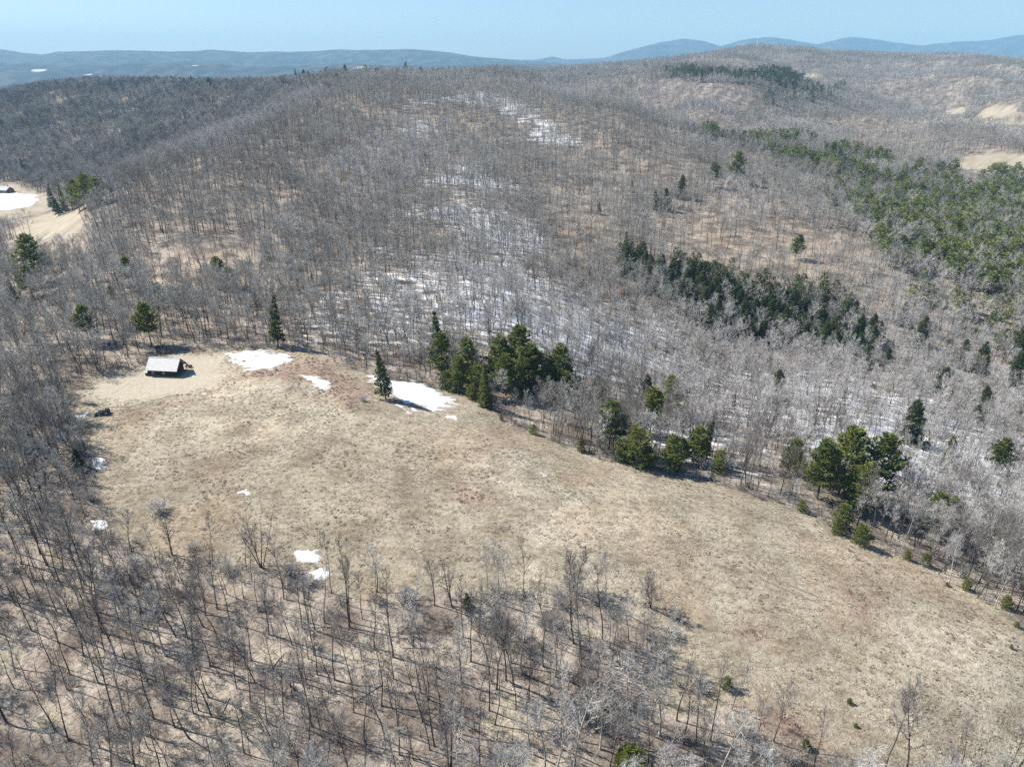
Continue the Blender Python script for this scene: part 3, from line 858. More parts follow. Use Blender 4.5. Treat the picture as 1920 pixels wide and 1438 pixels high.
# ------------------------------------------------------------------ evergreens
TAKEN = []    # (x, y, r): spots already grown
CONIFERS = []  # x, y, height, kind, label, name
def con(u, vb, vt, kind, label=None, which=None):
    p = on_ground(u, vb)
    h = min(max(height_for(p, vt), .7), 24)
    h *= 1.0 if p[1] < 150 else 1.1 if p[1] < 350 else 1.28 if p[0] > 0 else 1.05
    CONIFERS.append((p[0], p[1], h, kind, label, which))
    TAKEN.append((p[0], p[1], 2.6 if h > 5 else 1.5))
    if 150 < p[1] < 800:
        for q in ((3.2, 2.8), (6.6, 2.8), (10, 2.6)): TAKEN.append((p[0] * (1 - q[0] / p[1]), p[1] - q[0], q[1] if h > 5 else 1.6))
NAMED = [
 (285,650,577,'pine','round-headed pine standing in the bare woods right behind the cabin',2),
 (168,645,580,'pine','small round-topped pine in the bare woods at the upper left of the cabin',2),
 (522,650,564,'spruce','tall dark pine at the wood edge above the broad snow patch',0),
 (723,748,662,'spruce','lone dark open spruce at the meadow edge beside the snow tongue',0),
 (822,688,596,'spruce','thin dark spire behind the round pine above the snow tongue',0),
 (828,702,632,'pine','round bushy pine just above the right end of the snow tongue',1),
 (877,712,640,'pine','yellow-green pine left of the big pine group at the meadow edge',3),
 (932,716,638,'pine','pale green pine at the left shoulder of the big pine group',3),
 (968,715,621,'pine','tallest pine, top of the big group on the meadow edge',1),
 (972,742,664,'spruce','dense dark front pine of the big group on the meadow edge',1),
 (911,762,688,'spruce','bright green spruce standing foremost at the meadow edge by the pine group',1),
 (1010,738,668,'pine','broad pine at the right of the big pine group',1),
 (1038,735,655,'pine','dark tall pine at the right end of the big pine group',3),
 (1036,742,702,'bushpine','short bright pine under the right end of the big group',0),
 (836,728,697,'bushpine','bushy young pine at the right end of the snow tongue',0),
 (852,734,704,'bushpine','bright young pine just right of the bushy one by the snow tongue',1),
 (885,748,722,'bushpine','low dark young pine left of the foremost bright spruce',0),
 (862,728,672,'pine','low round pine between the bushy young pines and the pine group',3),
 (896,740,690,'bushpine','bushy pine behind the foremost bright spruce',1),
 (948,742,672,'pine','middling pine in the front left of the big pine group',0),
 (992,735,655,'pine','middling pine filling the heart of the big pine group',3),
 (1056,752,704,'bushpine','bushy pine at the right foot of the big pine group',1),
 (1066,745,690,'pine','slim pine at the far right end of the big pine group',0),
 (1160,808,764,'pine','bright pine above the pine with the bare lower trunk',3),
 (1276,868,826,'pine','small pine between the yellow-green and the broad one',1),
 (1345,885,848,'bushpine','bushy pine just right of the thin dark spire',0),
 (1085,752,710,'pine','pale slim pine right of the big pine group',2),
 (1120,752,713,'bushpine','small dull green pine in grey woods right of the pine group',1),
 (1210,768,709,'hemlock','small dark flat-topped evergreen in the pale grey woods',1),
 (1252,775,710,'pine','yellow-green pine above and right of the round dark pine',3),
 (1218,815,738,'pine','round dense pine standing in the pale woods above the edge',1),
 (1142,842,759,'pine','pine with bare lower trunk at the middle of the meadow edge',0),
 (1190,872,808,'bushpine','widest low spreading pine on the middle of the meadow edge',1),
 (1160,862,825,'bushpine','low pine touching the widest spreading pine at its left',0),
 (1212,876,838,'bushpine','low pine touching the widest spreading pine at its right',0),
 (1256,882,824,'pine','yellow-green pine at the meadow edge right of the spreading pine',3),
 (1300,868,806,'pine','pine with a broad crown behind the thin dark spire',3),
 (1318,862,792,'spruce','thin dark spire on the meadow edge right of the spreading pines',0),
 (1480,885,828,'pine','small round pine left of the three tall meadow edge pines',3),
 (1532,935,838,'pine','left one of the tall pines on the lower meadow edge',0),
 (1572,925,814,'pine','tallest of the pines on the lower meadow edge',1),
 (1600,960,868,'pine','drooping front pine below the tall ones on the lower meadow edge',3),
 (1630,945,833,'pine','dark right one of the tall pines on the lower meadow edge',1),
 (1578,990,945,'bushpine','yellow-green sapling pine on the edge below the tall pines',0),
 (1568,1000,972,'bushpine','low bright pine sapling hugging the lower meadow edge',1),
 (1612,1020,984,'bushpine','low round pine casting a dark shadow on the lower meadow edge',1),
 (1735,1005,923,'pine','left of a pair of pines in the pale lower right woods',0),
 (1764,1010,932,'pine','right of a pair of pines in the pale lower right woods',2),
 (1455,755,697,'hemlock','lone dark evergreen in pale woods left of the broad one',2),
 (1703,830,756,'hemlock','broad dark evergreen alone in the pale woods on the right',2),
 (1835,790,730,'hemlock','broad dark evergreen near the right side above the snow',0),
 (1862,890,829,'pine','leaning dark green pine near the right edge of the woods',0),
 (1768,885,826,'hemlock','small dark evergreen left of the leaning pine',1),
 (1690,610,570,'hemlock','dark evergreen at the right end of the hemlock stand',1),
 (1722,648,596,'hemlock','dark evergreen just below the right end of the hemlock stand',2),
 (1760,735,690,'hemlock','dull evergreen in a gap of the pale woods on the right',2),
 (1800,690,640,'hemlock','first of three dark evergreens near the right edge',0),
 (1830,700,645,'hemlock','second of three dark evergreens near the right edge',1),
 (1897,728,665,'hemlock','third and largest of three dark evergreens at the right edge',2),
 (1905,680,610,'hemlock','dark evergreen at the right edge under the pine forest',0),
 (1620,690,650,'hemlock','dark evergreen below the hemlock stand',1),
 (1660,690,655,'hemlock','small dark evergreen right below the hemlock stand',2),
 (1590,678,630,'hemlock','dark evergreen at the lower tip of the hemlock stand',0),
 (1490,488,452,'pine','lone pine in the sparse leaf-strewn slope',0),
 (1185,372,345,'spruce','small dark evergreen at the left of the mid-hill group',1),
 (1225,392,364,'hemlock','squat dark evergreen in the mid-hill group',1),
 (1246,395,361,'hemlock','dark upright evergreen in the mid-hill group',0),
 (1276,372,337,'hemlock','round evergreen at the top of the mid-hill group',2),
 (1338,352,315,'pine','dark pine standing out on the hill crest',0),
 (1377,342,298,'pine','tall pine standing out highest on the hill crest',1),
 (1123,402,384,'hemlock','tiny dark evergreen pair on the middle hillside',1),
 (1172,485,445,'spruce','slim dark evergreen left of the hemlock stand',1),
 (75,535,450,'pine','tall dark pine in the woods at the left edge',1),
 (62,560,505,'pine','ragged pine under the tall dark one at the left edge',0),
 (32,575,530,'hemlock','dark evergreen low in the left edge woods',1),
 (415,540,488,'pine','left of two pines in the clearing beyond the cabin',1),
 (432,545,505,'bushpine','right of two pines in the clearing beyond the cabin',0),
 (248,545,488,'pine','olive pine in thin woods above the cabin',2),
 (210,560,538,'bushpine','young pine low in thin woods above the cabin',0),
 (300,565,535,'bushpine','young pine by the small clearing above the cabin',1),
 (330,562,540,'bushpine','second young pine by the small clearing above the cabin',0),
 (355,548,528,'bushpine','third young pine by the small clearing above the cabin',1),
 (100,395,310,'spruce','tall dark spire by the house at the far left',0),
 (122,398,336,'spruce','narrow dark evergreen right of the tall spire by the far left house',1),
 (150,396,340,'pine','left of the dark pines bordering the far left field',1),
 (165,392,330,'pine','largest of the dark pines bordering the far left field',1),
 (182,388,335,'pine','right of the dark pines bordering the far left field',3),
 (52,340,284,'spruce','dark evergreen behind the far left house',0),
 (110,405,372,'hemlock','low dark evergreen at the corner of the far left field',1),
 (150,880,842,'hemlock','dark squat evergreen in the left meadow edge trees',0),
 (875,1140,1112,'hemlock','round dark evergreen shrub at the top of the foreground wood',0),
 (1180,1480,1400,'pine','bright yellow-green pine at the bottom edge of the picture',3),
 (1362,1290,1268,'bushpine','small dark green sapling where the foreground wood meets the meadow',0),
 (1592,1318,1308,'bushpine','tiny yellow pine seedling alone in the lower meadow',0),
 (1604,1362,1355,'bushpine','tiny dull pine seedling below the yellow one in the lower meadow',1),
 (1510,1402,1385,'bushpine','dull green young pine at the right tip of the foreground wood',0),
]
for a in NAMED: con(*a)
for k, (u, v, dv) in enumerate([(940,788,10),(1000,814,16),(1035,826,9),(1090,846,20),(1120,858,7),(1270,884,22),(1335,900,12),(1400,914,9),(1440,932,7),(1500,958,20),(1650,1022,9),(1700,1048,16),(1735,1060,22),(1775,1098,7),(1810,1105,20),(1850,1126,9),(1885,1140,24),(1905,1175,10),(1895,1215,8)]):
    if k in (2, 4, 8, 10, 15): continue
    con(u, v, v - dv, 'bushpine', '%s green pine seedling on the meadow edge %s' % (['knee-high', 'low', 'small', 'bushy'][k % 4],
        ['left of the pine group gap', 'below the big pine group', 'right below the big pine group', 'left of the widest spreading pine', 'close by the widest spreading pine', 'right of the yellow-green edge pine', 'right of the thin dark spire', 'midway to the tall pines', 'left of the tall pines', 'just under the small round pine',
         'right of the tall pines', 'below the pair of pines', 'right below the pair of pines', 'on the lower bend', 'past the lower bend', 'beside the pale slim tree', 'right of the pale slim tree', 'at the right side', 'out in the grass at the right side'][k]), k % 2)
def fill(px, spacing, kinds, hr, label, seed, cond=None):
    poly = poly_on_ground(px)
    rg = np.random.default_rng(seed)
    lo, hi = poly.min(0), poly.max(0)
    gx, gy = np.meshgrid(np.arange(lo[0], hi[0], spacing), np.arange(lo[1], hi[1], spacing))
    x = gx.ravel() + rg.uniform(-.6, .6, gx.size) * spacing; y = gy.ravel() + rg.uniform(-.6, .6, gx.size) * spacing
    ed = edge_dist(poly, x, y)
    ok = (ed + (fbm(x / 22, y / 22, 3, seed) - .5) * 55 > 0) & (fbm(x / 26, y / 26, 2, seed + 9) > .31) if spacing > 6.5 else (ed + (fbm(x / 14, y / 14, 3, seed) - .5) * 26 > 0) & ((x > 62) | (rg.uniform(size=len(x)) < .45))
    lodge = FAR_FIELDS[4].mean(0)
    ok &= ~((np.abs(x - lodge[0] * y / lodge[1]) < 38) & (y < lodge[1] + 25) & (y > lodge[1] - 420))
    for xx, yy in zip(x[ok], y[ok]):
        CONIFERS.append((xx, yy, rg.uniform(*hr), kinds[int(rg.integers(len(kinds)))], label, None))
        TAKEN.append((xx, yy, 2.9))
fill([(1120,492),(1190,478),(1240,505),(1330,522),(1400,540),(1480,545),(1545,565),(1620,600),(1640,660),(1600,690),(1540,668),(1480,648),(1400,632),(1300,615),(1255,565),(1190,525),(1120,505)], 6.2, ['hemlock'], (10.5, 16), 'dark hemlock within the dense dark stand across the valley', 31)
fill([(1650,500),(1690,430),(1750,375),(1830,345),(1990,320),(1990,600),(1850,560),(1760,535),(1690,515)], 7.4, ['pine', 'pine', 'pine', 'hemlock'], (11, 19), 'pine in the green forest filling the right edge of the valley', 32)
fill([(1560,360),(1640,345),(1720,360),(1700,420),(1640,470),(1600,430)], 10.0, ['pine', 'hemlock', 'pine'], (12, 18), 'pine scattered in bare woods left of the green valley forest', 38)
fill([(1640,520),(1760,540),(1850,570),(1920,600),(1900,660),(1780,620),(1680,570)], 11.0, ['pine', 'hemlock'], (8, 14), 'pine scattered in bare woods below the green valley forest', 39)
fill([(1440,305),(1500,300),(1560,318),(1620,335),(1660,360),(1600,350),(1540,332),(1460,315)], 6.5, ['pine', 'spruce'], (14, 20), 'pine in the narrow green belt along the valley', 33)
fill([(1620,470),(1660,380),(1700,335),(1750,320),(1790,330),(1700,420),(1660,480)], 9.0, ['pine', 'hemlock'], (12, 18), 'scattered pine on the near margin of the green valley forest', 34)
fill([(1290,268),(1400,265),(1480,262),(1550,285),(1640,300),(1700,330),(1600,315),(1480,288),(1380,285)], 10.5, ['hemlock', 'spruce', 'pine'], (14, 20), 'dark evergreen in the broken belt below the far hill', 35)
fill([(1240,146),(1300,140),(1380,146),(1440,140),(1490,140),(1530,160),(1480,172),(1400,160),(1300,156)], 9, ['spruce', 'hemlock'], (16, 23), 'evergreen on the far knoll around the distant lodge', 36)
fill([(1440,175),(1480,168),(1580,165),(1560,190),(1480,200),(1430,195)], 13, ['spruce', 'hemlock'], (15, 20), 'evergreen on the slope below the distant lodge', 37)
SKY_N = 'first second third fourth fifth sixth seventh eighth ninth tenth eleventh twelfth thirteenth fourteenth fifteenth sixteenth seventeenth eighteenth nineteenth twentieth twenty-first twenty-second twenty-third twenty-fourth'.split()
sky_u = [365,385,398,412,430,462,478,500,560,574,583,618,625,652,690,712,730,763,790,832,660,540]
for u, v, h in [(365,158,17),(385,165,15),(398,160,17),(412,163,14),(430,160,18),(462,162,15),(478,166,12),(500,176,15),(560,152,20),(574,152,19),(583,154,15),(618,152,16),(625,153,13),(652,150,17),(690,149,15),(712,148,13),(730,170,14),(763,146,19),(790,148,14),(832,166,12),(660,160,12),
                (540,158,13),(1440,165,14),(1545,222,16),(1480,212,14),(1690,140,14),(1700,148,12),(1560,120,14),(1250,128,13),(1320,118,13)]:
    p = on_ground(u, v + 8); which = None
    if u < 900:     # rooted on the crest line itself
        t = bearing(u, v)[0]
        yy = np.linspace(800, 1600, 200)
        k = int(np.argmax((ground(t * yy, yy) - EYE) / yy))
        p = np.array([t * yy[k], yy[k] - (12 if v < 160 else 90), 0]); h = h * 1.5; which = int(u) % 2
    if p is None: continue
    CONIFERS.append((p[0], p[1], h * .9, ['pine', 'hemlock', 'spruce'][int(u) % 3], ('%s dark evergreen from the left poking above the bare hill skyline' % SKY_N[sorted(sky_u).index(u)]) if u < 900 else 'solitary evergreen in the bare woods of the far slopes', which))
    TAKEN.append((p[0], p[1], 4))

def seen(x, y, z, m=30):
    u, v = to_pixel(x, y, z)
    return (u > -m) & (u < 1920 + m) & (v > -m) & (v < 1438 + m)

forest_pts = {}   # kind of stuff -> list of (x, y, z, scale, rz, tilt x, tilt y, form)
N_CON = 0
order = sorted(range(len(CONIFERS)), key=lambda i: (CONIFERS[i][5] is None, math.hypot(CONIFERS[i][0], CONIFERS[i][1])))
CON_FAR = []
for i in order:
    x, y, h, kind, label, which = CONIFERS[i]
    z = float(ground(x, y))
    if which is not None or (N_CON < 285 and y < 900 and seen(x, y, z + h * .5)):
        N_CON += 1
        if which is None:
            uu, vv = to_pixel(x, y, z + h)
            if 'dense dark stand' in label:
                third = 'left' if uu < 1300 else 'middle' if uu < 1450 else 'right'
                mean_v = np.interp(uu, [1130, 1300, 1450, 1610], [470, 535, 560, 610])
                label = '%s dark hemlock in the %s %s of the dense stand across the valley' % ('tall' if h > 14.5 else 'short' if h < 12.5 else 'full', 'front' if vv > mean_v else 'back', third)
            else: label = ('tall ' if h > 15.5 else 'short ' if h < 11.5 else 'middling ') + label
        named = which is not None
        plant({'pine': 'pine_tree', 'hemlock': 'hemlock_tree', 'spruce': 'spruce_tree', 'bushpine': 'young_pine'}[kind], kind, x, y, h, label,
              'pine' if 'pine' in kind else 'evergreen', None if named else label, which, .02 if not named else .03,
              (1.08 if x > 105 and y < 170 else 1.22 if kind in ('pine', 'hemlock') else 1.05) if named else 1.18)
    else:
        CON_FAR.append((x, y, z, h, kind))

# ------------------------------------------------------------------ bare woods
def jitter(spacing, x0, x1, y0, y1, seed):
    rg = np.random.default_rng(seed)
    gx, gy = np.meshgrid(np.arange(x0, x1, spacing), np.arange(y0, y1, spacing))
    return gx.ravel() + rg.uniform(-.5, .5, gx.size) * spacing, gy.ravel() + rg.uniform(-.5, .5, gx.size) * spacing

_run = np.maximum.accumulate((GZ + 4 - EYE) / GY, axis=0)
def peeks(x, y, z, h):
    """does the top of a tree show over the land in front of it"""
    i = np.clip((np.log(y / Y0) / math.log(Y1 / Y0) * (NY - 1)).astype(int) - 3, 0, NY - 1)
    t = np.clip(((x / y + TMAX) / (2 * TMAX) * (NT - 1)).astype(int), 0, NT - 1)
    return (z + h + 3 - EYE) / y > _run[i, t] - .004

bands = [(2.95, 55, 175, 1.30), (4.2, 175, 340, 1.05), (4.35, 340, 620, .95), (4.8, 620, 1000, .9), (6.3, 1000, 1700, .85), (8.3, 1700, 3300, .85)]
TREES = []
CLEAR = [LEFT_FIELD, LEFT_YARD] + FAR_FIELDS
# clearings are open down to where the wood in front of them tops out
CLEAR_PX = [[(to_pixel(x, y, float(ground(x, y)))) for x, y in p] for p in CLEAR]
CLEAR_PX.append([(-20, 446), (0, 436), (20, 420), (60, 404), (110, 390), (162, 382), (160, 420), (150, 446), (60, 456), (-20, 456)])
bands += [(6.0, 700, 1000, .9), (6.5, 1000, 1650, .85)]   # a closer second growth on the dark hill at the left
for bi, (sp, y0, y1, tw) in enumerate(bands):
    xs, ys = jitter(sp, -tw * y1, tw * y1, y0, y1, 300 + bi)
    k = np.abs(xs) < tw * ys + 12
    xs, ys = xs[k], ys[k]
    zs = ground(xs, ys)
    rg = np.random.default_rng(400 + bi)
    h = np.clip(rg.normal(13.0, 2.6, len(xs)), 6, 19)
    h = np.where(rg.uniform(size=len(xs)) < .16, rg.uniform(4, 9, len(xs)), h)
    keep = np.ones(len(xs), bool)
    if y0 < 340:
        md = edge_dist(MEADOW, xs, ys)
        keep &= md < -.6
        front = (ys < 150) & (xs < 75)     # the thin foreground wood
        keep &= ~front | (rg.uniform(size=len(xs)) < np.where(xs > 8, .95, .80))
        keep &= ~((ys < 150) & (xs >= 75) & (xs < 100) & (rg.uniform(size=len(xs)) < .55))
        gl = fbm(xs / 16, ys / 16, 3, 88)
        keep &= ~front | (gl > .40) | (rg.uniform(size=len(xs)) < .35) | (xs > 8)
        keep &= ~(front & (md > -7) & (rg.uniform(size=len(xs)) < .5))
        h = np.where(front & (md > -8), h * .78, h)
        h = np.where((md > -6) & (ys > 150), h * .93, h)
    for p in CLEAR:
        keep &= edge_dist(p, xs, ys) < -2
    su, sv = to_pixel(xs, ys, zs + h * .85)
    for p in CLEAR_PX:
        keep &= ~inside(p, su, sv)
    for p in LITTER:
        keep &= ~((edge_dist(p, xs, ys) > -8) & (rg.uniform(size=len(xs)) < .5))
    dens = fbm(xs / 38, ys / 38, 3, 55)
    keep &= rg.uniform(size=len(xs)) < np.clip(-.05 + dens * 1.9, .35, 1)
    keep &= peeks(xs, ys, zs, h)
    tk = [t for t in TAKEN if y0 - 10 < t[1] < y1 + 10]
    for i in range(0, len(tk), 200):
        a = np.array(tk[i:i + 200])
        keep &= ((xs[:, None] - a[None, :, 0]) ** 2 + (ys[:, None] - a[None, :, 1]) ** 2 > a[None, :, 2] ** 2).all(1)
    xs, ys, zs, h = xs[keep], ys[keep], zs[keep], h[keep]
    # which trees are pale: the wet hollow on the right, and patches elsewhere
    u, v = to_pixel(xs, ys, zs)
    pale = sstep(.45, .62, fbm(xs / 90, ys / 90, 3, 66) + sstep(-20, 90, xs - .10 * ys) * sstep(520, 300, ys) * .30 - .05 + .35 * np.exp(-((xs + 265) ** 2 + (ys - 545) ** 2) / 60 ** 2))
    col = np.where(rg.uniform(size=len(xs)) < pale * .85, 2, np.where(rg.uniform(size=len(xs)) < sstep(.45, .65, fbm(xs / 140, ys / 140, 2, 67)), 1, 0))
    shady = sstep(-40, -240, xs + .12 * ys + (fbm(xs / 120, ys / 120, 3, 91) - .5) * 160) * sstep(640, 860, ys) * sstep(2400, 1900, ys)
    col = np.where(rg.uniform(size=len(xs)) < shady * .38, 3, col)  # part of the left hill's crowns take the twig colour with shade painted in
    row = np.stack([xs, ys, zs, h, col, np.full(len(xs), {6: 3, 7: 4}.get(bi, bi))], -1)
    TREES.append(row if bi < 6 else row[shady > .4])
TREES = np.concatenate(TREES)

# single bare trees one can point at
SINGLES = [
 (322,1040,955,'clump','bare forked tree on the meadow edge, left of two by the lower meadow',2),
 (398,1052,960,'hard','slender single bare tree just left of the bare tree clump',2),
 (490,1062,950,'clump','tall many-stemmed bare clump at the lower edge of the meadow',1),
 (462,1066,985,'hard','thin leaning bare tree against the many-stemmed clump',5),
 (622,1112,1008,'hard','slim bare tree right of the two small snow patches',5),
 (385,1128,1040,'hard','dark bare tree alone on the pale grass below the clump',0),
 (158,1095,1005,'hard','bending bare tree at the lower left of the meadow',4),
 (815,1135,1042,'hard','spreading bare tree, left of two at the top of the foreground wood',4),
 (848,1138,1046,'clump','straight bare tree, right of two at the top of the foreground wood',2),
 (915,1102,1038,'hard','crooked small bare tree with its shadow lying on the meadow',1),
 (1080,1112,1030,'dense','round twiggy bare tree on the meadow above the pale aspens',0),
 (1222,1140,1072,'dense','thin twiggy bush-like tree alone on the meadow right of the wood',1),
 (680,1160,1075,'hard','crooked dead tree at the top left of the foreground wood',1),
 (1652,1470,1300,'hard','tall thin bare tree standing against the lower right meadow',2),
 (1690,1480,1310,'hard','second tall thin bare tree against the lower right meadow',3),
 (1372,1330,1240,'hard','thin bare pole tree at the right tip of the foreground wood',5),
 (1450,1390,1290,'hard','bare tree at the far right end of the foreground wood',0),
 (1250,1255,1150,'aspen','pale aspen foremost against the meadow at the right of the wood',0),
 (1864,1140,1060,'aspen','pale slim tree on the lower right meadow edge',2),
]
single_xy = []
for u, vb, vt, kind, label, which in SINGLES:
    p = on_ground(u, vb)
    h = min(max(height_for(p, vt), 3), 20)
    plant('aspen_tree' if kind == 'aspen' else 'bare_tree', kind, p[0], p[1], h, label, 'bare tree', None, which, .03)
    single_xy.append((p[0], p[1]))
S_ = np.array(single_xy)
TREES = TREES[((TREES[:, None, 0] - S_[None, :, 0]) ** 2 + (TREES[:, None, 1] - S_[None, :, 1]) ** 2 > 4.0).all(1)]
BR = [(360,1030,'in the hollow of the lower meadow edge'),(545,1075,'beside the two small snow patches'),(575,1095,'below the two small snow patches'),(640,1128,'at the top left of the foreground wood'),
      (430,1075,'below the many-stemmed clump'),(250,1062,'on the lower left meadow edge'),(210,1010,'by the lower left snow patch'),(170,940,'on the left meadow edge'),(1310,1290,'on the right flank of the foreground wood'),
      (1265,1195,'near the foremost pale aspen'),(985,1120,'at the top of the foreground wood'),(760,1130,'left of the spreading bare tree'),(1570,1440,'at the bottom right of the meadow'),(1480,1425,'at the right tip of the wood'),
      (1800,1460,'in the bottom right corner thicket'),(1740,1450,'in the bottom right thicket'),(1860,1475,'at the bottom right corner'),(300,960,'on the rough grass at the left of the meadow'),(935,1110,'under the crooked small tree'),
      (160,800,'on the left meadow edge below the tractor'),(680,752,'in the red weeds at the top of the meadow'),(900,1165,'in the middle of the foreground wood'),(1130,1130,'beside the round twiggy tree'),(1050,1135,'left of the round twiggy tree')]
for k, (u, v, where) in enumerate(BR):
    p = on_ground(u, v)
    plant('brush_thicket', 'brush', p[0], p[1], 2.2 + 1.6 * ((k * 37 % 10) / 10), 'grey leafless thicket ' + where, 'shrub', 'leafless thickets around the meadow', k % 3, .03, 1.5)

# the nearest bare trees, each on its own
tu, tv_ = to_pixel(TREES[:, 0], TREES[:, 1], TREES[:, 2] + TREES[:, 3] * .6)
inview = (tu > -5) & (tu < 1925) & (tv_ > 0) & (tv_ < 1440)
rg = np.random.default_rng(77)
asp = inview & (TREES[:, 1] < 128) & (tu > 930) & (tu < 1420) & (rg.uniform(size=len(TREES)) < .45)
asp |= inview & (TREES[:, 1] < 125) & (tu <= 930) & (rg.uniform(size=len(TREES)) < .07)
asp |= inview & (TREES[:, 1] < 150) & (tu > 1700) & (rg.uniform(size=len(TREES)) < .2)
size = TREES[:, 3] / np.sqrt(TREES[:, 0] ** 2 + TREES[:, 1] ** 2 + (TREES[:, 2] - EYE) ** 2)
cand = np.argsort(-np.where(inview & ~asp, size, -1))[:285]
own = np.zeros(len(TREES), bool); own[cand] = True
own |= asp
for i in np.nonzero(own)[0]:
    x, y, z, h, colr, _b = TREES[i]
    mdv = float(edge_dist(MEADOW, np.array([x]), np.array([y]))[0])
    if asp[i]:
        if tu[i] > 1450:
            lab, grp = 'pale slim aspen in the lower right edge of the woods', 'aspens in the lower right woods'
        elif tu[i] > 930:
            lab, grp = '%s pale grey aspen in the %s of the foreground wood' % ('tall' if h > 13 else 'short', 'lower right' if tv_[i] > 1290 else 'upper right'), 'pale aspens in the foreground wood'
        else:
            lab, grp = 'pale aspen scattered among dark trees of the left foreground wood', 'pale aspens among the dark trees'
        plant('aspen_tree', 'aspen', x, y, h * 1.05, lab, 'bare tree', grp, None, .05)
    else:
        if y < 152 and x < -60 and tv_[i] < 950: where, grp = 'in the close rank along the left meadow edge', 'bare trees along the left meadow edge'
        elif y < 152 and x < 85:
            row = 'top' if y > 112 else 'middle' if y > 92 else 'bottom'
            colm = 'far left' if tu[i] < 250 else 'left' if tu[i] < 550 else 'centre' if tu[i] < 950 else 'right'
            where, grp = 'in the %s %s of the foreground wood' % (row, colm), 'bare trees in the foreground wood'
        elif x > 60: where, grp = 'just beyond the %s meadow edge on the right' % ('lowest' if tu[i] > 1700 else 'lower' if tu[i] > 1400 else 'middle'), 'bare trees beyond the right meadow edge'
        else: where, grp = 'just beyond the upper meadow edge %s' % ('left of the cabin' if tu[i] < 270 else 'behind the cabin' if tu[i] < 420 else 'above the snow patch' if tu[i] < 640 else 'near the pine group'), 'bare trees beyond the upper meadow edge'
        lab = ('tall' if h > 14 else 'short' if h < 10 else 'middling') + ' bare dark hardwood ' + where
        slim = y < 152 and x < 85 and (i * 7919) % 10 < 7
        plant('bare_tree', 'slim' if slim else 'hard', x, y, h * (1.12 if slim else 1), lab, 'bare tree', grp, None, .025 if slim else .04)
REST = TREES[~own]

# ------------------------------------------------------------------ the uncounted woods: one object for each mass
def wood_group(name, coll):
    ng = bpy.data.node_groups.new(name, 'GeometryNodeTree')
    ng.interface.new_socket('Geometry', in_out='INPUT', socket_type='NodeSocketGeometry')
    ng.interface.new_socket('Geometry', in_out='OUTPUT', socket_type='NodeSocketGeometry')
    gi, go = ng.nodes.new('NodeGroupInput'), ng.nodes.new('NodeGroupOutput')
    iop = ng.nodes.new('GeometryNodeInstanceOnPoints')
    ci = ng.nodes.new('GeometryNodeCollectionInfo')
    ci.inputs['Collection'].default_value = coll
    ci.inputs['Separate Children'].default_value = True
    ci.inputs['Reset Children'].default_value = True
    def na(n, t):
        a = ng.nodes.new('GeometryNodeInputNamedAttribute'); a.data_type = t
        a.inputs[0].default_value = n
        return a.outputs[0]
    iop.inputs['Pick Instance'].default_value = True
    er = ng.nodes.new('FunctionNodeEulerToRotation')
    L = ng.links.new
    L(na('turn', 'FLOAT_VECTOR'), er.inputs[0])
    L(gi.outputs[0], iop.inputs['Points'])
    L(ci.outputs[0], iop.inputs['Instance'])
    L(na('form', 'INT'), iop.inputs['Instance Index'])
    L(er.outputs[0], iop.inputs['Rotation'])
    L(na('size', 'FLOAT_VECTOR'), iop.inputs['Scale'])
    L(iop.outputs[0], go.inputs[0])
    return ng

def mass(name, label, category, meshes, P, form_idx, size, turn):
    coll = bpy.data.collections.new(name + '_forms')
    for k, me in enumerate(meshes):
        coll.objects.link(bpy.data.objects.new('%s_form_%03d' % (name, k), me))
    me = bpy.data.meshes.new(name)
    me.vertices.add(len(P))
    me.vertices.foreach_set('co', np.asarray(P, np.float32).ravel())
    add_attr(me, 'size', size, 'FLOAT_VECTOR')
    add_attr(me, 'turn', turn, 'FLOAT_VECTOR')
    a = me.attributes.new('form', 'INT', 'POINT')
    a.data.foreach_set('value', np.asarray(form_idx, np.int32))
    o = link(bpy.data.objects.new(name, me))
    md = o.modifiers.new('growth', 'NODES')
    md.node_group = wood_group(name, coll)
    return tag(o, label, category, kind='stuff')

M_BARK_FAR = bark_material('grey_bark', (.085, .076, .068), (.18, .165, .15))
TW = [M_TWIG, M_TWIG_BROWN, M_TWIG_PALE, M_TWIG_SHADE]
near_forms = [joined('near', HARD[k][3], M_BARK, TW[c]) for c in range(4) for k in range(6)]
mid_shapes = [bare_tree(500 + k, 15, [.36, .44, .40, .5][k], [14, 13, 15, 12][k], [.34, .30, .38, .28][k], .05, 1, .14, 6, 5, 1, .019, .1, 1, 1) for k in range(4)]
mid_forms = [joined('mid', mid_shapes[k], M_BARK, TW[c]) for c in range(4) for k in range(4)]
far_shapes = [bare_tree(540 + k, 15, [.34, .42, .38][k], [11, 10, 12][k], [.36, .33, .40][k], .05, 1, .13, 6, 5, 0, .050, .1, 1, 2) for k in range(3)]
far_forms = [joined('far', far_shapes[k], M_BARK_FAR, TW[c]) for c in range(4) for k in range(3)]

